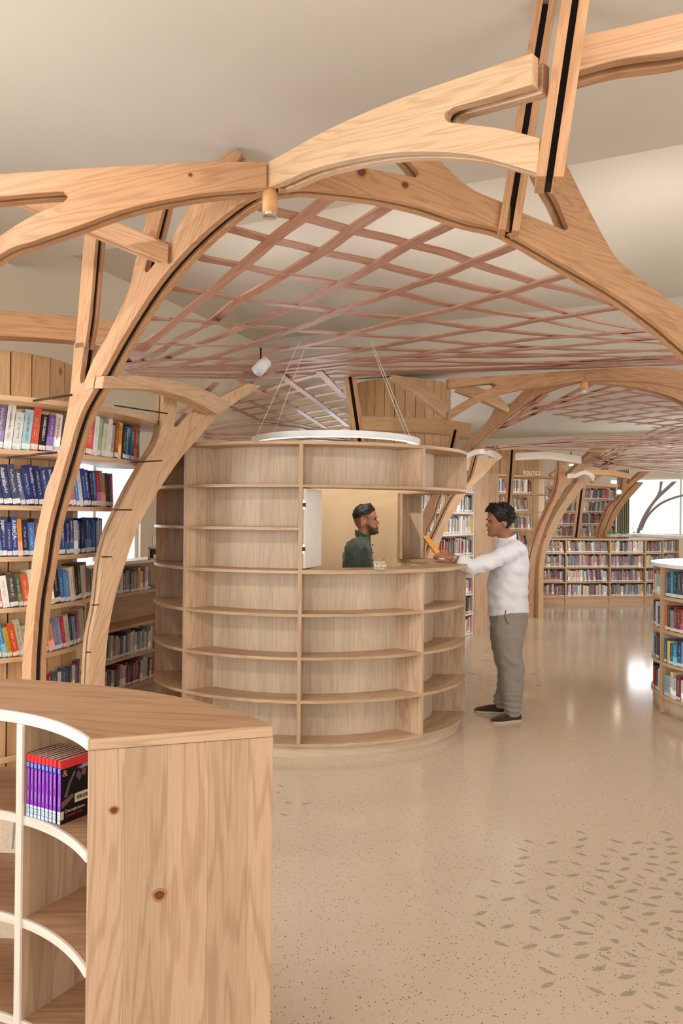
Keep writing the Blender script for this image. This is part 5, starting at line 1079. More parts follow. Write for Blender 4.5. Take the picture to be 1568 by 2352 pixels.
mb = MB(); mb.box((w0.x, w0.y, 2.27), (0.42, 0.01, 0.62), math.atan2(U.y, U.x)); one(mb, 'notice_board', M['white'], 'white notice panel on the cream wall beside the window', 'notice', bevel=0.002)
# little screw holes in the lining beside the clerk
for (x, y) in ((861, 1283), (881, 1284), (899, 1285), (871, 1296), (891, 1297)):
    r = ray(x, y); best = None
    for q in range(1000, 1300):          # walk along the sight line to the inner face of the back wall
        p = EYE + r / r.y * (q / 200.0 + 0.4)
        e = ((p.x - KC.x) / KA) ** 2 + ((p.y - KC.y) / KB) ** 2
        if p.y > KC.y and e >= (KI - 0.0205) ** 2: best = p; break
    if best:
        mb = MB(); mb.tube([best - Vector((0, 0.004, 0)), best + Vector((0, 0.004, 0))], 0.004, 8); mb.build('screw_hole', M['black'], KI_T)
# knots in the timber, each a small plug set flush into its board
M['knot'] = plain('knot_wood', (104, 58, 36), 0.5); M['knot_ring'] = plain('knot_ring_wood', (176, 118, 78), 0.5)
def knot(px, py, r, o, dr, who, back=0.0):
    T = [x for x in COL.objects if x.get('label', '').startswith(who)][0]; dr = Vector(dr).normalized(); n = Vector((-dr.y, dr.x, 0)); n = n if n.y > 0 else -n
    c = PV(px, py, o, dr); k = r * (c - EYE).length / F; d3 = Vector((dr.x, dr.y, 0)); par = [x for x in T.children if x.name.startswith(('board', 'end_panel', 'divider'))][0]
    for nm, rr_, th, mt in (('knot_ring', 1.5, 0.0006, 'knot_ring'), ('knot', 0.95, 0.0010, 'knot')):
        mb = MB(); mb.prism([c + d3 * k * rr_ * math.cos(a) * (1.0 + 0.1 * math.sin(3 * a)) + Vector((0, 0, k * rr_ * 0.9 * math.sin(a))) - n * th for a in [2 * math.pi * q / 16 for q in range(16)]], n * (th + 0.002)); mb.build(nm, M[mt], par)
knot(830, 395, 10, H1, dD, 'arch rib with two dark knots'); knot(930, 425, 7, H1, dD, 'arch rib with two dark knots')
knot(437, 402, 4, H1, dA, 'long curved rib sweeping')
knot(262, 1861, 7, tuple(Lc), tuple(dxy), 'low curved wooden bookcase'); knot(366, 2056, 10, tuple(Lc), tuple(dxy), 'low curved wooden bookcase')
# plants on the ledge
leafm = plain('plant_leaf', (86, 170, 66), 0.5)
for lab, px, d, n in (('small green potted plant left of the dark post on the far ledge', 1404, 14.1, 34), ('small green potted plant right of the dark post on the far ledge', 1428, 14.1, 40), ('pale green plant sprig in front of the bright window', 1464, 14.0, 16)):
    b = P(px, 1232, d); T = thing('potted_plant', lab, 'plant', b, 'plants on the far ledge')
    mb = MB(); mb.tube([b, b + Vector((0, 0, 0.04))], [0.05, 0.06], 12); mb.build('pot', M['white'], T)
    mb = MB(); rr = random.Random(px)
    for k in range(n):
        a = rr.uniform(0, 6.28); r = rr.uniform(0.01, 0.10); p = b + Vector((r * math.cos(a), r * math.sin(a), rr.uniform(0.04, 0.16))); u = Vector((math.cos(a), math.sin(a), rr.uniform(-0.3, 0.6))).normalized(); s = u.cross(Vector((0, 0, 1))).normalized(); L = rr.uniform(0.04, 0.07)
        nn = u.cross(s).normalized() * 0.002
        mb.add([p, p + u * L * 0.5 + s * L * 0.32, p + u * L, p + u * L * 0.5 - s * L * 0.32, p + nn, p + u * L * 0.5 + s * L * 0.32 + nn, p + u * L + nn, p + u * L * 0.5 - s * L * 0.32 + nn], [(0, 1, 2, 3), (7, 6, 5, 4), (0, 4, 5, 1), (1, 5, 6, 2), (2, 6, 7, 3), (3, 7, 4, 0)])
    mb.build('leaves', leafm, T)
# track lamps: white heads with a glowing face
glow = plain('lamp_face', (255, 240, 214), 0.4, emit=30)
def head(label, p, tgt, r=0.045, L=0.13, on_=True, mat='white'):
    p = Vector(p); d = (Vector(tgt) - p).normalized(); T = thing('spotlight_head', label, 'lamp', p, 'spotlight heads')
    mb = MB(); mb.tube([p - d * L, p], r, 18); mb.build('housing', M[mat], T)
    mb = MB(); mb.tube([p - d * 0.004, p + d * 0.002], r * 0.8, 16); mb.build('lamp_face', glow if on_ else M['black'], T)
    mb = MB(); mb.tube([p - d * L * 0.6, p - d * L * 0.6 + Vector((0, 0, 0.16))], 0.008, 6); mb.build('bracket', M['rod'], T)
head('glaring spotlight facing the viewer in front of the far window', P(1421, 1130, 13.2), EYE + Vector((0.3, 0, 0.2)), r=0.05)
head('white spotlight head inside the lattice left of centre', P(612, 830, 5.5), P(612, 830, 5.5) + Vector((0.3, 0.2, 0.4)), r=0.05, on_=False)
head('small round downlight above the far columns', P(1312, 1068, 12.0), P(1312, 1068, 12.0) + Vector((0.02, -0.3, -1)), r=0.05)
head('small round downlight in front of the far tall bookcase', P(1314, 1119, 13.5), P(1314, 1119, 13.5) + Vector((0.02, -0.6, -1)), r=0.04)
# curtain folds left of the far window
mb = MB(); cpts = []
for k in range(40): px = 1416 + 30 * k / 39; q = P(px, 1170, 15.9 + 0.05 * math.sin(k * 1.15)); cpts.append(Vector((q.x, q.y, 0.0)))
mb.strip(cpts, [p + Vector((0.01, 0.02, 0)) for p in cpts], 2.75); one(mb, 'curtain', plain('pale_curtain', (214, 208, 192), 0.9), 'pale pleated curtain left of the far bright window', 'curtain')
# ------------------------------------------------------------------ people
def lerp_keys(keys, z):
    keys = sorted(keys)
    if z <= keys[0][0]: return keys[0][1]
    for (a, va), (b, vb) in zip(keys, keys[1:]):
        if z <= b: t = (z - a) / (b - a); t = t * t * (3 - 2 * t) if False else t; return va + (vb - va) * t
    return keys[-1][1]
FRONT = [(-0.118, 0.088), (-0.108, 0.104), (-0.092, 0.111), (-0.075, 0.104), (-0.062, 0.107), (-0.05, 0.106), (-0.035, 0.098), (-0.01, 0.093), (0.005, 0.093), (0.02, 0.101), (0.04, 0.099), (0.066, 0.091), (0.085, 0.078), (0.10, 0.056), (0.114, 0.02)]
BACK = [(-0.118, 0.045), (-0.10, 0.01), (-0.08, -0.03), (-0.06, -0.055), (-0.035, -0.072), (0.0, -0.085), (0.035, -0.089), (0.06, -0.083), (0.08, -0.07), (0.10, -0.046), (0.114, -0.012)]
WID = [(-0.118, 0.016), (-0.11, 0.028), (-0.095, 0.042), (-0.07, 0.054), (-0.04, 0.063), (0.0, 0.071), (0.03, 0.075), (0.06, 0.070), (0.085, 0.055), (0.10, 0.038), (0.114, 0.012)]
def head_pt(z, th, ex=0.0):
    f, b, w = lerp_keys(FRONT, z), lerp_keys(BACK, z), lerp_keys(WID, z); c, a = (f + b) / 2, (f - b) / 2
    ct, st = math.cos(th), math.sin(th)
    e = 0.9; x = c + (a + ex) * math.copysign(abs(ct) ** e, ct); y = (w + ex) * math.copysign(abs(st) ** e, st)
    # eye sockets, cheekbones
    if ct > 0:
        sock = math.exp(-((z - 0.008) / 0.013) ** 2) * math.exp(-((abs(y) - 0.032) / 0.014) ** 2); x -= 0.010 * sock
        x -= 0.006 * math.exp(-((z + 0.03) / 0.02) ** 2) * math.exp(-((abs(y) - 0.045) / 0.015) ** 2)
    return Vector((x, y, z))
def grid_mesh(mb, rows, cap=True):
    n = len(rows[0]); vs = [p for r in rows for p in r]; fs = [(i * n + k, i * n + (k + 1) % n, (i + 1) * n + (k + 1) % n, (i + 1) * n + k) for i in range(len(rows) - 1) for k in range(n)]
    if cap: fs += [list(range(n - 1, -1, -1)), list(range((len(rows) - 1) * n, len(rows) * n))]
    mb.add(vs, fs, smooth=True)
def ell(mb, c, r, M3=None, n=14, m=9):
    c = Vector(c); M3 = M3 or Matrix.Identity(3)
    rows = []
    for i in range(m + 1):
        ph = -math.pi / 2 + math.pi * (i + 0.02 if i == 0 else (i - 0.02 if i == m else i)) / m
        rows.append([c + M3 @ Vector((r[0] * math.cos(ph) * math.cos(2 * math.pi * k / n), r[1] * math.cos(ph) * math.sin(2 * math.pi * k / n), r[2] * math.sin(ph))) for k in range(n)])
    grid_mesh(mb, rows)
def limb(mb, pts, rad, n=14, sub=5):
    """tapered limb through joints with rounded ends"""
    q = crom([Vector((*p, r)) for p, r in zip([tuple(p) for p in pts], rad)], sub)
    P3 = [Vector(v[:3]) for v in q]; R = [max(0.002, v[3]) for v in q]
    d0 = (P3[0] - P3[1]).normalized(); d1 = (P3[-1] - P3[-2]).normalized()
    P3 = [P3[0] + d0 * R[0] * 0.9, P3[0] + d0 * R[0] * 0.55] + P3 + [P3[-1] + d1 * R[-1] * 0.55, P3[-1] + d1 * R[-1] * 0.9]; R = [R[0] * 0.3, R[0] * 0.8] + R + [R[-1] * 0.8, R[-1] * 0.3]
    mb.tube(P3, R, n)
def loft(mb, secs, n=28, pw=0.85):
    """secs: (centre, half-extents a along A, b along B, A, B)"""
    rows = []
    for c, a, b, A, B in secs:
        rows.append([Vector(c) + Vector(A) * a * math.copysign(abs(math.cos(t)) ** pw, math.cos(t)) + Vector(B) * b * math.copysign(abs(math.sin(t)) ** pw, math.sin(t)) for t in [2 * math.pi * k / n for k in range(n)]])
    grid_mesh(mb, rows)
def fuse(mb, name, mat, parent, voxel, smooth=4, wrinkle=None, seed=0):
    """weld overlapping shapes into one skin, relax it, and return the object"""
    o = mb.build(name, mat, None)
    r = o.modifiers.new('r', 'REMESH'); r.mode = 'VOXEL'; r.voxel_size = voxel; r.use_smooth_shade = True
    if smooth: s = o.modifiers.new('s', 'SMOOTH'); s.iterations = smooth; s.factor = 0.5
    bpy.context.view_layer.update(); dg = bpy.context.evaluated_depsgraph_get(); me = bpy.data.meshes.new_from_object(o.evaluated_get(dg)); me.name = name
    old = o.data; o.modifiers.clear(); o.data = me; bpy.data.meshes.remove(old)
    if not me.materials: me.materials.append(mat)
    if wrinkle:
        from mathutils import noise
        amp, fn = wrinkle; me.update(); nr = [v.normal.copy() for v in me.vertices]
        for v, q in zip(me.vertices, nr): v.co += q * amp * fn(v.co, noise)
        me.update()
    for p in me.polygons: p.use_smooth = True
    o0 = wloc(parent)
    for v in me.vertices: v.co -= o0
    o.parent = parent; WLOC[o.name] = o0
    return o
def skinmat(name, base, stub):
    m, nt, b = newmat(name, 0.5, 0.35); L = nt.links
    a = N(nt, 'ShaderNodeAttribute', attribute_name='tone'); tc = N(nt, 'ShaderNodeTexCoord'); n = N(nt, 'ShaderNodeTexNoise'); L.new(tc.outputs['Object'], n.inputs['Vector']); n.inputs['Scale'].default_value = 60
    mx = N(nt, 'ShaderNodeMix', data_type='RGBA'); L.new(a.outputs['Fac'], mx.inputs['Factor']); mx.inputs['A'].default_value = lin(base); mx.inputs['B'].default_value = lin(stub)
    h = N(nt, 'ShaderNodeHueSaturation'); L.new(mx.outputs['Result'], h.inputs['Color']); r = N(nt, 'ShaderNodeMapRange'); L.new(n.outputs['Fac'], r.inputs[0]); r.inputs[3].default_value = 0.9; r.inputs[4].default_value = 1.08; L.new(r.outputs[0], h.inputs['Value'])
    L.new(h.outputs[0], b.inputs['Base Color']); b.inputs['Subsurface Weight'].default_value = 0.04; b.inputs['Subsurface Radius'].default_value = (0.01, 0.004, 0.002)
    return m
def cloth(name, c, rough=0.85, scale=900, sheen=0.2):
    m, nt, b = newmat(name, rough, 0.15); L = nt.links
    tc = N(nt, 'ShaderNodeTexCoord'); n = N(nt, 'ShaderNodeTexNoise'); L.new(tc.outputs['Object'], n.inputs['Vector']); n.inputs['Scale'].default_value = scale
    n2 = N(nt, 'ShaderNodeTexNoise'); L.new(tc.outputs['Object'], n2.inputs['Vector']); n2.inputs['Scale'].default_value = 14
    h = N(nt, 'ShaderNodeHueSaturation'); h.inputs['Color'].default_value = lin(c); r = N(nt, 'ShaderNodeMapRange'); L.new(n2.outputs['Fac'], r.inputs[0]); r.inputs[3].default_value = 0.93; r.inputs[4].default_value = 1.06; L.new(r.outputs[0], h.inputs['Value']); L.new(h.outputs[0], b.inputs['Base Color'])
    bp = N(nt, 'ShaderNodeBump'); bp.inputs['Strength'].default_value = 0.15; bp.inputs['Distance'].default_value = 0.001; L.new(n.outputs['Fac'], bp.inputs['Height']); L.new(bp.outputs[0], b.inputs['Normal'])
    b.inputs['Sheen Weight'].default_value = sheen; return m
HAIRM = plain('dark_hair', (30, 22, 20), 0.55)
def head_frame(org, fwd, tilt, scale=1.0):
    """local head axes -> world; fwd is +1 or -1 along x, tilt looks down"""
    fx = Vector((fwd * math.cos(tilt), 0, -math.sin(tilt))); uz = Vector((fwd * math.sin(tilt), 0, math.cos(tilt))); fy = uz.cross(fx)
    return Matrix((fx, fy, uz)).transposed() * scale, Vector(org)
def add_head(mb, H):
    R, o = H; T = lambda p: o + R @ Vector(p)
    zs = [-0.118, -0.113, -0.105, -0.096, -0.086, -0.076, -0.066, -0.056, -0.046, -0.036, -0.026, -0.016, -0.006, 0.004, 0.012, 0.02, 0.03, 0.042, 0.054, 0.066, 0.078, 0.09, 0.10, 0.108, 0.114]
    grid_mesh(mb, [[T(head_pt(z, 2 * math.pi * k / 40)) for k in range(40)] for z in zs])
    # nose: bridge to tip with wings
    b = len(mb.v)
    nose = [(0.018, 0.098, 0.008), (0.006, 0.100, 0.009), (-0.008, 0.110, 0.011), (-0.020, 0.121, 0.014), (-0.027, 0.124, 0.016), (-0.033, 0.116, 0.017), (-0.037, 0.100, 0.014)]
    grid_mesh(mb, [[T((0.085 + (fx - 0.085) * max(0.0, math.cos(t)) ** 0.8 if math.cos(t) > 0 else 0.085 + 0.01 * math.cos(t), hw * math.sin(t), z)) for t in [2 * math.pi * k / 16 for k in range(16)]] for z, fx, hw in nose][::-1])
    I3 = R
    for s in (-1, 1): ell(mb, T((0.105, s * 0.013, -0.030)), (0.010, 0.007, 0.007), I3)
    ell(mb, T((0.104, 0, -0.056)), (0.012, 0.024, 0.0055), I3); ell(mb, T((0.102, 0, -0.067)), (0.012, 0.021, 0.006), I3)   # lips
    ell(mb, T((0.100, 0, -0.096)), (0.016, 0.022, 0.016), I3)                                                              # chin
    for s in (-1, 1):
        ell(mb, T((0.098, s * 0.028, 0.022)), (0.008, 0.022, 0.006), I3)                                                   # brow ridge
        E = I3 @ Matrix.Rotation(-s * 0.35, 3, 'Z') @ Matrix.Rotation(0.2, 3, 'Y')
        mb.tube([T(Vector((-0.006, s * 0.074, -0.018)) + Matrix.Rotation(s * 0.30, 3, 'Z') @ Vector((-0.017 * math.cos(a) - 0.004, 0.004 * s, 0.030 * math.sin(a)))) for a in [math.radians(d) for d in range(-95, 130, 15)]], 0.0055, 8)
        ell(mb, T((-0.006, s * 0.074, -0.020)), (0.014, 0.006, 0.024), E)
def hair_cap(H, zb, thick, parent, mat, rough=0.004, seed=1, curls=0):
    R, o = H; rows = []; rr = random.Random(seed); n = 56; mb = MB()
    from mathutils import noise
    m = 20
    for i in range(m + 1):
        s = i / m; row_ = []
        for k in range(n):
            th = 2 * math.pi * k / n; b = zb(th) + 0.006 * noise.noise(Vector((math.cos(th) * 6, math.sin(th) * 6, seed))); z = b + (0.1135 - b) * s; e = thick(th, s) * min(1, s * 3.2); p = head_pt(z, th, 0.0012 + e)
            p.z += e * (s ** 3) * 0.9
            nz = noise.noise(p * 55 + Vector((seed, 0, 0))) + 0.6 * noise.noise(p * 130 + Vector((0, seed, 0)))
            d = (p - Vector((0, 0, 0.0))).normalized(); row_.append(o + R @ (p + d * rough * nz * (0.3 + s)))
        rows.append(row_)
    grid_mesh(mb, rows)
    for k in range(curls):
        th = rr.uniform(0, 2 * math.pi); s = rr.uniform(0.15, 1) ** 0.7; b = zb(th); z = b + (0.1135 - b) * s; p = head_pt(z, th, 0.004 + thick(th, s)); p.z += thick(th, s) * (s ** 3) * 0.9
        ax = Vector((rr.uniform(-1, 1), rr.uniform(-1, 1), rr.uniform(-1, 1))).normalized(); u = ax.orthogonal().normalized(); v = ax.cross(u); r0 = rr.uniform(0.006, 0.012)
        a0 = rr.uniform(0, 6.28); mb.tube([o + R @ (p + (u * math.cos(a0 + a) + v * math.sin(a0 + a)) * r0 + ax * 0.002 * a) for a in [q * 0.55 for q in range(9)]], [0.0035] * 6 + [0.003, 0.0022, 0.001], 5)
    return mb.build('hair', mat, parent)
def face_extras(H, parent):
    R, o = H; T = lambda p: o + R @ Vector(p)
    for s in (-1, 1):
        mb = MB(); ell(mb, T((0.0795, s * 0.031, 0.007)), (0.0112, 0.0112, 0.0085), R, 14, 10); e = mb.build('eye', plain('eye_white', (112, 94, 84), 0.5), parent)
        mb = MB(); ell(mb, T((0.0885, s * 0.0325, 0.006)), (0.004, 0.0062, 0.0060), R, 12, 6); mb.build('iris', plain('dark_iris', (36, 24, 18), 0.2), e)
        mb = MB(); mb.tube([T((0.106 - 0.012 * (q / 5) ** 2, s * (0.010 + 0.006 * q), 0.023 + 0.004 * math.sin(q * 0.6) - 0.001 * q)) for q in range(7)], [0.002, 0.0032, 0.0036, 0.0036, 0.003, 0.0024, 0.0012], 6); mb.build('eyebrow', HAIRM, parent)
        mb = MB(); mb.tube([T((0.0955 - 0.0035 * abs(q - 3), s * (0.022 + 0.0055 * q), 0.0135 + 0.0015 * math.sin(q * 0.52))) for q in range(5)], 0.0016, 5); mb.build('eyelid', HAIRM, parent)
def set_tone(o, fn):
    me = o.data; at = me.attributes.new('tone', 'FLOAT', 'POINT'); o0 = wloc(o.parent)
    for i, v in enumerate(me.vertices): at.data[i].value = max(0.0, min(1.0, fn(v.co + o0)))
def hand(mb, wrist, fwd, up, side, curls, spread=0.018, thumb=None, k=1.0):
    """palm from wrist along fwd, back of the hand towards up; side points to the thumb"""
    w, f, u, s = Vector(wrist), Vector(fwd).normalized(), Vector(up).normalized(), Vector(side).normalized(); M3 = Matrix((f, s, u)).transposed()
    rows = []
    for t, a, b in ((-0.02, 0.022, 0.017), (0.0, 0.026, 0.017), (0.03, 0.036, 0.015), (0.06, 0.042, 0.014), (0.085, 0.041, 0.012), (0.094, 0.036, 0.009)):
        rows.append([w + f * t * k + s * a * k * math.cos(q) + u * b * k * math.sin(q) for q in [2 * math.pi * j / 16 for j in range(16)]])
    grid_mesh(mb, rows)
    lens = [0.068, 0.078, 0.073, 0.058]
    for i in range(4):
        p = w + f * (0.084 - 0.004 * abs(i - 1)) * k + s * (0.030 - 0.0205 * i) * k; d = f.copy(); pts = [p - f * 0.02 * k, p]; ang = 0; fr = (0.45, 0.30, 0.25)
        for j in range(3):
            ang += curls[i] * (0.9, 1.1, 0.8)[j]; d = (f * math.cos(ang) - u * math.sin(ang)); p = p + d * lens[i] * fr[j] * k; pts.append(p)
        limb(mb, pts, [0.0095 * k, 0.0092 * k, 0.0086 * k, 0.0078 * k, 0.0066 * k], 10, 3)
    th = thumb or [(0.022, 0.030, -0.004), (0.048, 0.052, -0.012), (0.074, 0.056, -0.022), (0.096, 0.050, -0.03)]
    limb(mb, [w + (f * a + s * b + u * c) * k for a, b, c in th], [0.013 * k, 0.0115 * k, 0.0098 * k, 0.0075 * k], 10, 3)
def shoe(T, toe, heel, zf, parent, upper, sole):
    toe, heel = Vector(toe), Vector(heel); d = toe - heel; L = d.length; f = d / L; s = Vector((-f.y, f.x, 0)); rows = []
    for t, w, h in ((0.0, 0.026, 0.058), (0.04, 0.033, 0.066), (0.15, 0.037, 0.068), (0.3, 0.037, 0.066), (0.45, 0.040, 0.062), (0.6, 0.045, 0.052), (0.75, 0.046, 0.042), (0.88, 0.040, 0.034), (0.96, 0.028, 0.026), (1.0, 0.012, 0.018)):
        c = heel + f * L * t; rows.append([c + s * w * math.copysign(abs(math.cos(q)) ** 0.8, math.cos(q)) + Vector((0, 0, zf + 0.016 + (h - 0.016) * max(0, math.sin(q)) ** 0.7)) for q in [2 * math.pi * j / 24 for j in range(24)]])
    mb = MB(); grid_mesh(mb, rows); sh = mb.build('shoe', upper, parent)
    mb = MB(); pts = []
    for t, w in ((0.0, 0.02), (0.03, 0.033), (0.15, 0.039), (0.3, 0.039), (0.45, 0.042), (0.6, 0.047), (0.75, 0.048), (0.88, 0.042), (0.96, 0.030), (1.0, 0.012)): pts.append((t, w))
    poly = [heel + f * L * t + s * w for t, w in pts] + [heel + f * L * t - s * w for t, w in pts[::-1]]
    mb.prism([p + Vector((0, 0, zf)) for p in poly], (0, 0, 0.017)); mb.build('sole', sole, sh, 0.003); return sh

# ---------------- man in the white shirt, leaning on the counter and reading
SC = 282.5; D2 = 5.55
def W2(px, py, y=D2): r = F / y; return Vector(((px - 784) / r, y, 1.62 - (py - 1187.5) / r))
def man_white():
    T = thing('person', 'man in white shirt and grey trousers leaning on the kiosk counter with a book', 'person', (1.36, D2, 0))
    H = head_frame(W2(1149, 1196), -1, 0.14, 1.03); sk = skinmat('brown_skin', (168, 112, 84), (92, 66, 54))
    up = Vector((0, 0, 1)); X_ = Vector((1, 0, 0)); Y_ = Vector((0, 1, 0))
    mb = MB(); add_head(mb, H)
    limb(mb, [W2(1155, 1222), W2(1166, 1242), W2(1170, 1262)], [0.058, 0.060, 0.07], 20)
    # hidden trunk and limbs keep the body whole under the clothes
    loft(mb, [(W2(1168, y), a, b, X_, Y_) for y, a, b in ((1250, 0.05, 0.09), (1275, 0.10, 0.16), (1330, 0.12, 0.15), (1390, 0.12, 0.14), (1440, 0.11, 0.14))])
    yn, yf = D2 - 0.195, D2 + 0.175
    shN, elN, wrN = W2(1178, 1268, yn), W2(1084, 1302, 5.30), Vector((0.868, 5.36, 1.292))
    shF, elF, wrF = W2(1172, 1268, yf), W2(1080, 1304, 5.72), Vector((0.90, 5.60, 1.292))
    limb(mb, [shN, (shN + elN) / 2, elN, (elN + wrN) / 2, wrN], [0.048, 0.044, 0.040, 0.037, 0.027]); limb(mb, [shF, (shF + elF) / 2, elF, (elF + wrF) / 2, wrF], [0.048, 0.044, 0.040, 0.037, 0.027])
    hand(mb, wrN, (-0.93, 0.20, 0.30), (0.30, -0.35, 0.9), (0.15, 0.92, 0.30), (0.42, 0.5, 0.55, 0.6), thumb=[(0.022, 0.030, 0.0), (0.045, 0.050, 0.006), (0.072, 0.054, 0.012), (0.098, 0.050, 0.012)])
    hand(mb, wrF, (-0.93, -0.22, 0.28), (0.30, 0.35, 0.9), (0.10, -0.92, 0.35), (0.5, 0.6, 0.65, 0.7), thumb=[(0.022, 0.030, 0.0), (0.045, 0.050, 0.006), (0.07, 0.052, 0.012), (0.09, 0.046, 0.012)])
    for y0, pts in ((5.45, [(1172, 1440), (1178, 1530), (1180, 1610), (1184, 1645)]), (5.66, [(1160, 1440), (1166, 1530), (1156, 1600), (1150, 1622)])):
        limb(mb, [W2(a, b, y0) for a, b in pts], [0.07, 0.05, 0.036, 0.034])
    body = fuse(mb, 'body', sk, T, 0.0042, 2)
    R, o = H; Ri = R.inverted()
    def tone(p):
        q = Ri @ (p - o); t = 0.0
        if q.length < 0.17 and q.z < -0.02:
            jaw = 1 if (q.z < -0.038 + 0.25 * max(0, q.x - 0.06)) else 0; t = 0.30 * jaw * (1 if q.z > -0.125 else 0)
            if q.x > 0.096 and abs(q.z + 0.061) < 0.009 and abs(q.y) < 0.026: t = 0.25
        if abs(p.z - 1.30) < 0.1 and 0.9 < p.x < 1.06: t = 0.35
        return t
    set_tone(body, tone); face_extras(H, T)
    def zb(th):
        c = math.cos(th)       # hairline: high in front, low at the nape
        return lerp_keys([(-1, -0.072), (-0.6, -0.06), (-0.2, -0.03), (0.05, -0.002), (0.2, -0.012), (0.34, 0.012), (0.5, 0.05), (0.75, 0.074), (1, 0.080)], c)
    hair_cap(H, zb, lambda th, s: 0.015 + 0.012 * s + 0.006 * max(0, math.cos(th)), T, HAIRM, 0.006, 3, curls=330)
    # shirt
    white = cloth('white_cotton', (226, 227, 232)); mb = MB(); secs = []
    for y, fx, bx, ry in ((1236, 1144, 1186, 0.066), (1241, 1142, 1190, 0.10), (1246, 1140, 1197, 0.145), (1254, 1137, 1203, 0.19), (1270, 1134, 1208, 0.215), (1300, 1129, 1211, 0.215), (1330, 1122, 1211, 0.200), (1360, 1121, 1211, 0.192), (1385, 1122, 1213, 0.190), (1396, 1123, 1214, 0.190)):
        a, b = W2(fx, y), W2(bx, y); secs.append(((a + b) / 2, (b.x - a.x) / 2, ry, X_, Y_))
    loft(mb, secs, 40, 0.9)
    # shirt tail: longer in front
    c0 = secs[-1]; rows = []
    for q in range(4):
        row_ = []
        for t in [2 * math.pi * k / 40 for k in range(40)]:
            dz = q / 3 * (0.034 + 0.040 * max(0, -math.cos(t)) - 0.020 * abs(math.sin(t)) + 0.010 * max(0, math.cos(t))); p = Vector(c0[0]) + X_ * c0[1] * math.copysign(abs(math.cos(t)) ** 0.9, math.cos(t)) + Y_ * c0[2] * math.copysign(abs(math.sin(t)) ** 0.9, math.sin(t)); row_.append(p - Vector((0, 0, dz - 0.004)))
        rows.append(row_)
    grid_mesh(mb, rows)
    cufN, cufF = elN + (wrN - elN) * 0.28, elF + (wrF - elF) * 0.25
    limb(mb, [W2(1186, 1262, yn + 0.03), (shN + elN) / 2 + Vector((0.01, 0, -0.004)), elN + Vector((0.012, 0, -0.006)), cufN], [0.078, 0.068, 0.060, 0.056]); limb(mb, [W2(1180, 1262, yf - 0.03), (shF + elF) / 2 + Vector((0.01, 0, -0.006)), elF + Vector((0.012, 0, -0.012)), cufF], [0.078, 0.068, 0.060, 0.056])
    def wr(p, nz):
        v = nz.noise(Vector((p.x * 7, p.y * 5, p.z * 16))) + 0.7 * nz.noise(Vector((p.x * 18 + p.z * 14, p.y * 10, p.z * 9)))
        arm = 1.5 if (p.x < 1.27 and p.z > 1.2) else 1.0
        return v * arm
    sh = fuse(mb, 'shirt', white, T, 0.007, 3, (0.011, wr))
    mb = MB(); dN = (wrN - elN).normalized(); mb.tube([cufN - dN * 0.012, cufN + dN * 0.0, cufN + dN * 0.03, cufN + dN * 0.058, cufN + dN * 0.062], [0.058, 0.066, 0.064, 0.060, 0.050], 22); mb.build('rolled_cuff', white, sh)
    mb = MB(); dF = (wrF - elF).normalized(); mb.tube([cufF - dF * 0.012, cufF + dF * 0.0, cufF + dF * 0.03, cufF + dF * 0.058, cufF + dF * 0.062], [0.058, 0.066, 0.064, 0.060, 0.050], 22); mb.build('rolled_cuff', white, sh)
    # stand collar: open at the throat
    mb = MB(); ca, cb = [], []
    for k in range(25):
        t = math.radians(-150 + 300 * k / 24); c = W2(1166, 1240); p = c + Vector((0.070 * math.cos(t), 0.066 * math.sin(t), 0.030 * math.cos(t) - 0.012)); ca.append(p); cb.append(p + Vector((-0.006 * math.cos(t), -0.006 * math.sin(t), 0)))
    mb.strip(ca, cb, 0.036); mb.build('collar', white, sh, 0.002)
    # trousers
    grey = cloth('grey_cotton_trousers', (146, 136, 126)); mb = MB()
    hip = [(1388, 1128, 1211, 0.175, D2), (1405, 1127, 1212, 0.182, D2), (1430, 1127, 1210, 0.185, D2), (1446, 1136, 1200, 0.150, D2), (1456, 1146, 1190, 0.10, D2)]
    loft(mb, [((W2(a, y) + W2(b, y)) / 2, (W2(b, y).x - W2(a, y).x) / 2, r, X_, Y_) for y, a, b, r, _ in hip], 32)
    for y0, rows_ in ((5.455, [(1400, 1152, 1196, 0.05), (1416, 1140, 1204, 0.085), (1440, 1134, 1208, 0.095), (1462, 1137, 1205, 0.098), (1490, 1141, 1201, 0.092), (1512, 1145, 1203, 0.088), (1530, 1151, 1206, 0.083), (1555, 1153, 1206, 0.078), (1585, 1155, 1204, 0.074), (1612, 1158, 1201, 0.070), (1632, 1161, 1198, 0.066), (1641, 1163, 1197, 0.064)]),
                      (5.655, [(1400, 1146, 1190, 0.05), (1416, 1134, 1196, 0.082), (1440, 1128, 1196, 0.092), (1462, 1128, 1192, 0.092), (1490, 1131, 1188, 0.086), (1512, 1137, 1188, 0.082), (1532, 1144, 1190, 0.080), (1560, 1146, 1188, 0.076), (1585, 1143, 1180, 0.072), (1602, 1137, 1176, 0.070), (1615, 1139, 1172, 0.066), (1622, 1142, 1170, 0.062)])):
        loft(mb, [((W2(a, y, y0) + W2(b, y, y0)) / 2, (W2(b, y, y0).x - W2(a, y, y0).x) / 2, r, X_, Y_) for y, a, b, r in rows_], 28)
    def wt(p, nz):
        fold = nz.noise(Vector((p.x * 6 - p.z * 11, p.y * 6, p.z * 15 + p.x * 12))); low = max(0, 1 - p.z / 0.28); knee = math.exp(-((p.z - 0.47) / 0.12) ** 2)
        return fold * (0.7 + knee * 0.7) + low * 1.1 * math.sin(p.z * 150 + 3 * nz.noise(p * 9)) * 0.8
    tr = fuse(mb, 'trousers', grey, T, 0.007, 8, (0.010, wt))
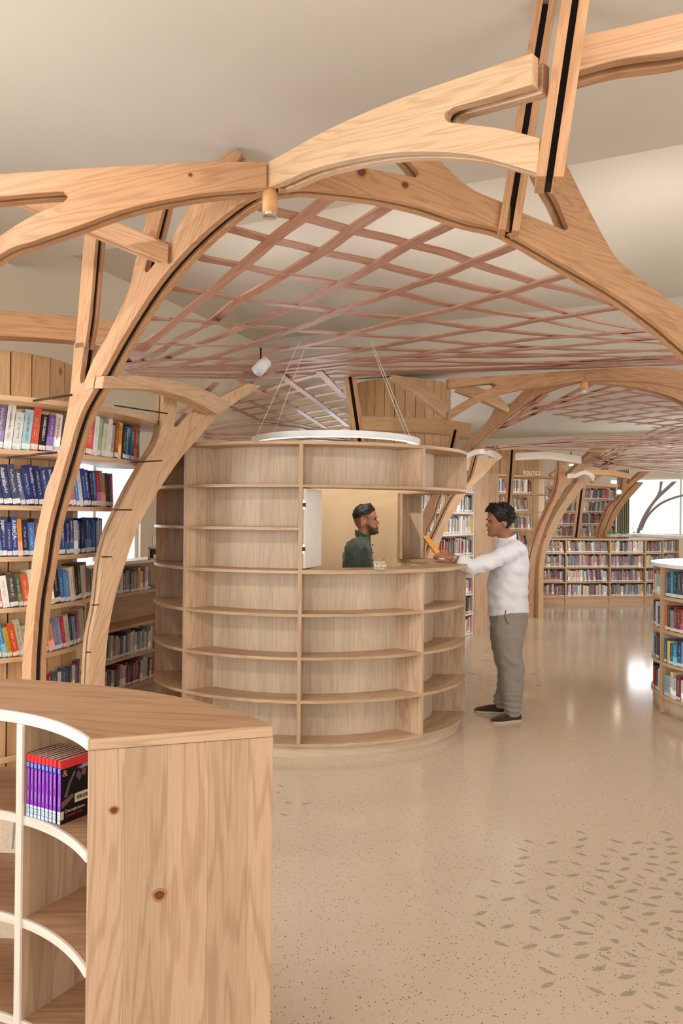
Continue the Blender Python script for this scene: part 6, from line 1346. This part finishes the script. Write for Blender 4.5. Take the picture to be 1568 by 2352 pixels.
    mb = MB(); mb.tube([W2(1163, 1402, D2 - 0.182), W2(1161, 1416, D2 - 0.19), W2(1165, 1428, D2 - 0.19), W2(1172, 1436, D2 - 0.183)], 0.0035, 6); mb.build('pocket_edge', plain('dark_seam', (96, 84, 74), 0.9), tr)
    brown = cloth('dark_brown_suede', (66, 50, 38), 0.9); sole = plain('grey_sole', (196, 184, 162), 0.7)
    shoe(T, Vector((W2(1130, 1650, 5.40).x, 5.375, 0)), Vector((W2(1197, 1650, 5.46).x, 5.455, 0)), 0.0, T, brown, sole)
    shoe(T, Vector((W2(1092, 1630, 5.70).x, 5.69, 0)), Vector((W2(1160, 1630, 5.66).x, 5.655, 0)), 0.0, T, brown, sole)
    # watch
    ax = (elN - wrN).normalized(); c = wrN + ax * 0.022; u = ax.cross(up).normalized(); v = ax.cross(u)
    mb = MB(); mb.tube([c + (u * math.cos(a) + v * math.sin(a)) * 0.032 for a in [2 * math.pi * k / 20 for k in range(21)]], 0.0055, 6); wt_ = mb.build('watch', M['steel'], T)
    fc = c - Y_ * 0.036 + up * 0.010; mb = MB(); mb.tube([fc + Y_ * 0.008, fc - Y_ * 0.004], 0.018, 20); mb.build('watch_case', M['steel'], wt_); mb = MB(); mb.tube([fc - Y_ * 0.004, fc - Y_ * 0.0055], 0.0145, 20); mb.build('watch_face', plain('watch_dial', (150, 150, 146), 0.2), wt_)
    return T
man_white()
# the orange paperback in his hands
bt = Vector((0.765, 5.47, 1.335)); dr3 = Vector((-0.60, 0, 0.80)).normalized(); nr3 = Vector((0.80, 0, 0.60))
M3 = Matrix((dr3, Vector((0, 1, 0)), nr3)).transposed()
T = thing('paperback', 'orange paperback held open by the man in the white shirt', 'book', bt)
mb = MB(); mb.box(bt + dr3 * 0.075 + nr3 * 0.017, (0.16, 0.115, 0.003), M3=M3); mb.box(bt + dr3 * 0.075 - nr3 * 0.017, (0.16, 0.115, 0.003), M3=M3); mb.box(bt + dr3 * 0.075 - Vector((0, 0.056, 0)), (0.16, 0.003, 0.036), M3=M3); mb.build('cover', plain('orange_cover', (240, 168, 52), 0.4), T, 0.001)
mb = MB(); mb.box(bt + dr3 * 0.075, (0.154, 0.108, 0.031), M3=M3); mb.build('pages', M['pages'], T)

# ---------------- clerk in the dark green shirt behind the counter
D1 = 5.46
def W1(zx, zy, y=D1):     # from the 12.06x crop that starts at (770, 1140)
    px, py = 770 + zx / 12.06, 1140 + zy / 12.06; r = F / y; return Vector(((px - 784) / r, y, 1.62 - (py - 1184.5) / r))
def man_green():
    T = thing('person', 'bearded man in dark green shirt standing inside the kiosk', 'person', (0.10, D1, 0))
    H = head_frame(W1(800, 660), 1, -0.02, 1.0); sk = skinmat('tan_skin', (186, 128, 94), (44, 32, 28)); X_ = Vector((1, 0, 0)); Y_ = Vector((0, 1, 0))
    mb = MB(); add_head(mb, H)
    limb(mb, [W1(830, 900), W1(800, 1060), W1(740, 1230)], [0.055, 0.055, 0.066], 20)
    loft(mb, [(W1(620, y), a, b, X_, Y_) for y, a, b in ((1230, 0.05, 0.08), (1400, 0.09, 0.15), (1800, 0.10, 0.14), (2300, 0.10, 0.13), (2700, 0.11, 0.13))])
    yn, yf = D1 - 0.19, D1 + 0.19; arms = []
    for y0, s in ((yn, -1), (yf, 1)):
        sh, el, wr = W1(540, 1440, y0), W1(430, 2280, y0), W1(820, 2880, y0 + s * -0.02); arms.append((sh, el, wr)); limb(mb, [sh, (sh + el) / 2, el, (el + wr) / 2, wr], [0.036, 0.036, 0.034, 0.032, 0.026])
        hand(mb, wr, Vector((0.75, 0, -0.65)), Vector((0.2, s, 0.2)), Vector((0.65, 0, 0.75)), (0.25, 0.3, 0.35, 0.4))
    for s in (-1, 1): limb(mb, [Vector((0.11, D1 + s * 0.09, 0.85)), Vector((0.13, D1 + s * 0.09, 0.46)), Vector((0.11, D1 + s * 0.09, 0.06))], [0.075, 0.05, 0.035])
    body = fuse(mb, 'body', sk, T, 0.0042, 2); R, o = H; Ri = R.inverted()
    def tone(p):
        q = Ri @ (p - o)
        if q.length > 0.175: return 0
        t = 0.0
        # beard along the jaw, chin and upper lip
        if q.z > -0.13 and q.x > 0.008:
            edge = lerp_keys([(0.008, -0.012), (0.03, -0.022), (0.055, -0.045), (0.085, -0.058), (0.10, -0.052)], q.x)
            if q.z < edge: t = min(0.88, (edge - q.z) / 0.018) * min(1.0, 0.45 + (q.x - 0.008) / 0.05)
            if q.x > 0.092 and -0.053 < q.z < -0.040 and abs(q.y) < 0.032: t = 0.8
            if q.x > 0.099 and abs(q.z + 0.061) < 0.0055 and abs(q.y) < 0.022: t = 0.25
        # faded sides and nape
        if q.x < 0.055 and q.z > -0.075:
            f = lerp_keys([(-0.075, 0.12), (-0.05, 0.3), (-0.015, 0.42), (0.006, 0.62), (0.026, 0.86), (0.044, 1.0)], q.z) * (1.0 if q.x < 0.02 else max(0, (0.055 - q.x) / 0.035)); ear = (abs(q.x + 0.006) < 0.024 and -0.055 < q.z < 0.016)
            if not ear: t = max(t, f * (1.0 if q.x < -0.03 else 0.75))
        return t
    set_tone(body, tone); face_extras(H, T)
    def zb(th): return lerp_keys([(-1, 0.012), (-0.6, 0.022), (-0.2, 0.042), (0.2, 0.048), (0.45, 0.052), (0.6, 0.064), (0.8, 0.072), (1, 0.075)], math.cos(th))
    hair_cap(H, zb, lambda th, s: 0.003 + 0.013 * s + 0.012 * max(0, math.cos(th)) * s, T, HAIRM, 0.006, 8)
    green = cloth('dark_green_cotton', (62, 74, 64), 0.6); mb = MB(); secs = []
    for zy, fx, bx, ry in ((1060, 930, 610, 0.062), (1120, 930, 580, 0.070), (1190, 950, 520, 0.115), (1280, 980, 400, 0.165), (1400, 1010, 290, 0.195), (1600, 1030, 230, 0.20), (1850, 1050, 220, 0.19), (2200, 1060, 310, 0.18), (2600, 1060, 320, 0.18), (2900, 1050, 320, 0.18)):
        a, b = W1(fx, zy), W1(bx, zy); secs.append(((a + b) / 2, abs(a.x - b.x) / 2, ry, X_, Y_))
    loft(mb, secs, 36, 0.9)
    for sh, el, wr in arms:
        s = 1 if sh.y > D1 else -1; limb(mb, [W1(560, 1330, sh.y - s * 0.06), W1(480, 1480, sh.y), (sh + el) / 2 + Vector((-0.012, 0, 0)), el, (el + wr) / 2], [0.050, 0.066, 0.064, 0.060, 0.052])
    def wrk(p, nz): return 1.3 * nz.noise(Vector((p.x * 18 + p.z * 9, p.y * 6, p.z * 9 - p.x * 9))) + 0.6 * nz.noise(p * 26)
    sh = fuse(mb, 'shirt', green, T, 0.007, 4, (0.009, wrk))
    mb = MB(); ca, cb = [], []
    for k in range(25):
        t = math.radians(22 + 316 * k / 24); c = W1(770, 1110); p = c + Vector((0.066 * math.cos(t), 0.064 * math.sin(t), -0.030 * math.cos(t) - 0.020)); ca.append(p); cb.append(p + Vector((-0.005 * math.cos(t), -0.005 * math.sin(t), 0)))
    mb.strip(ca, cb, 0.044); mb.build('collar', green, sh, 0.002)
    for s in (-1, 1):
        mb = MB(); a = W1(950, 1200, D1 + s * 0.03); mb.prism([a, a + Vector((0.012, s * 0.012, -0.05)), a + Vector((-0.026, s * 0.036, -0.048)), a + Vector((-0.04, s * 0.03, 0.006))], (0.004, s * 0.004, 0.002)); mb.build('collar_point', green, sh)
    mb = MB()
    for zy in (1340, 1560, 1780): c = W1(1022, zy); mb.tube([c, c + Vector((0.012, 0, 0))], 0.005, 8)
    mb.build('buttons', M['black'], sh)
    dk = cloth('dark_trousers', (40, 42, 48)); mb = MB(); loft(mb, [(Vector((0.11, D1, z)), 0.12, 0.17, X_, Y_) for z in (1.0, 0.92, 0.82)])
    for s in (-1, 1): loft(mb, [(Vector((0.12, D1 + s * 0.09, z)), a, b, X_, Y_) for z, a, b in ((0.86, 0.1, 0.09), (0.46, 0.075, 0.07), (0.05, 0.06, 0.055))])
    fuse(mb, 'trousers', dk, T, 0.012, 3)
    for s in (-1, 1): shoe(T, Vector((0.26, D1 + s * 0.1, 0)), Vector((0.03, D1 + s * 0.09, 0)), 0.0, T, M['black'], M['black'])
man_green()
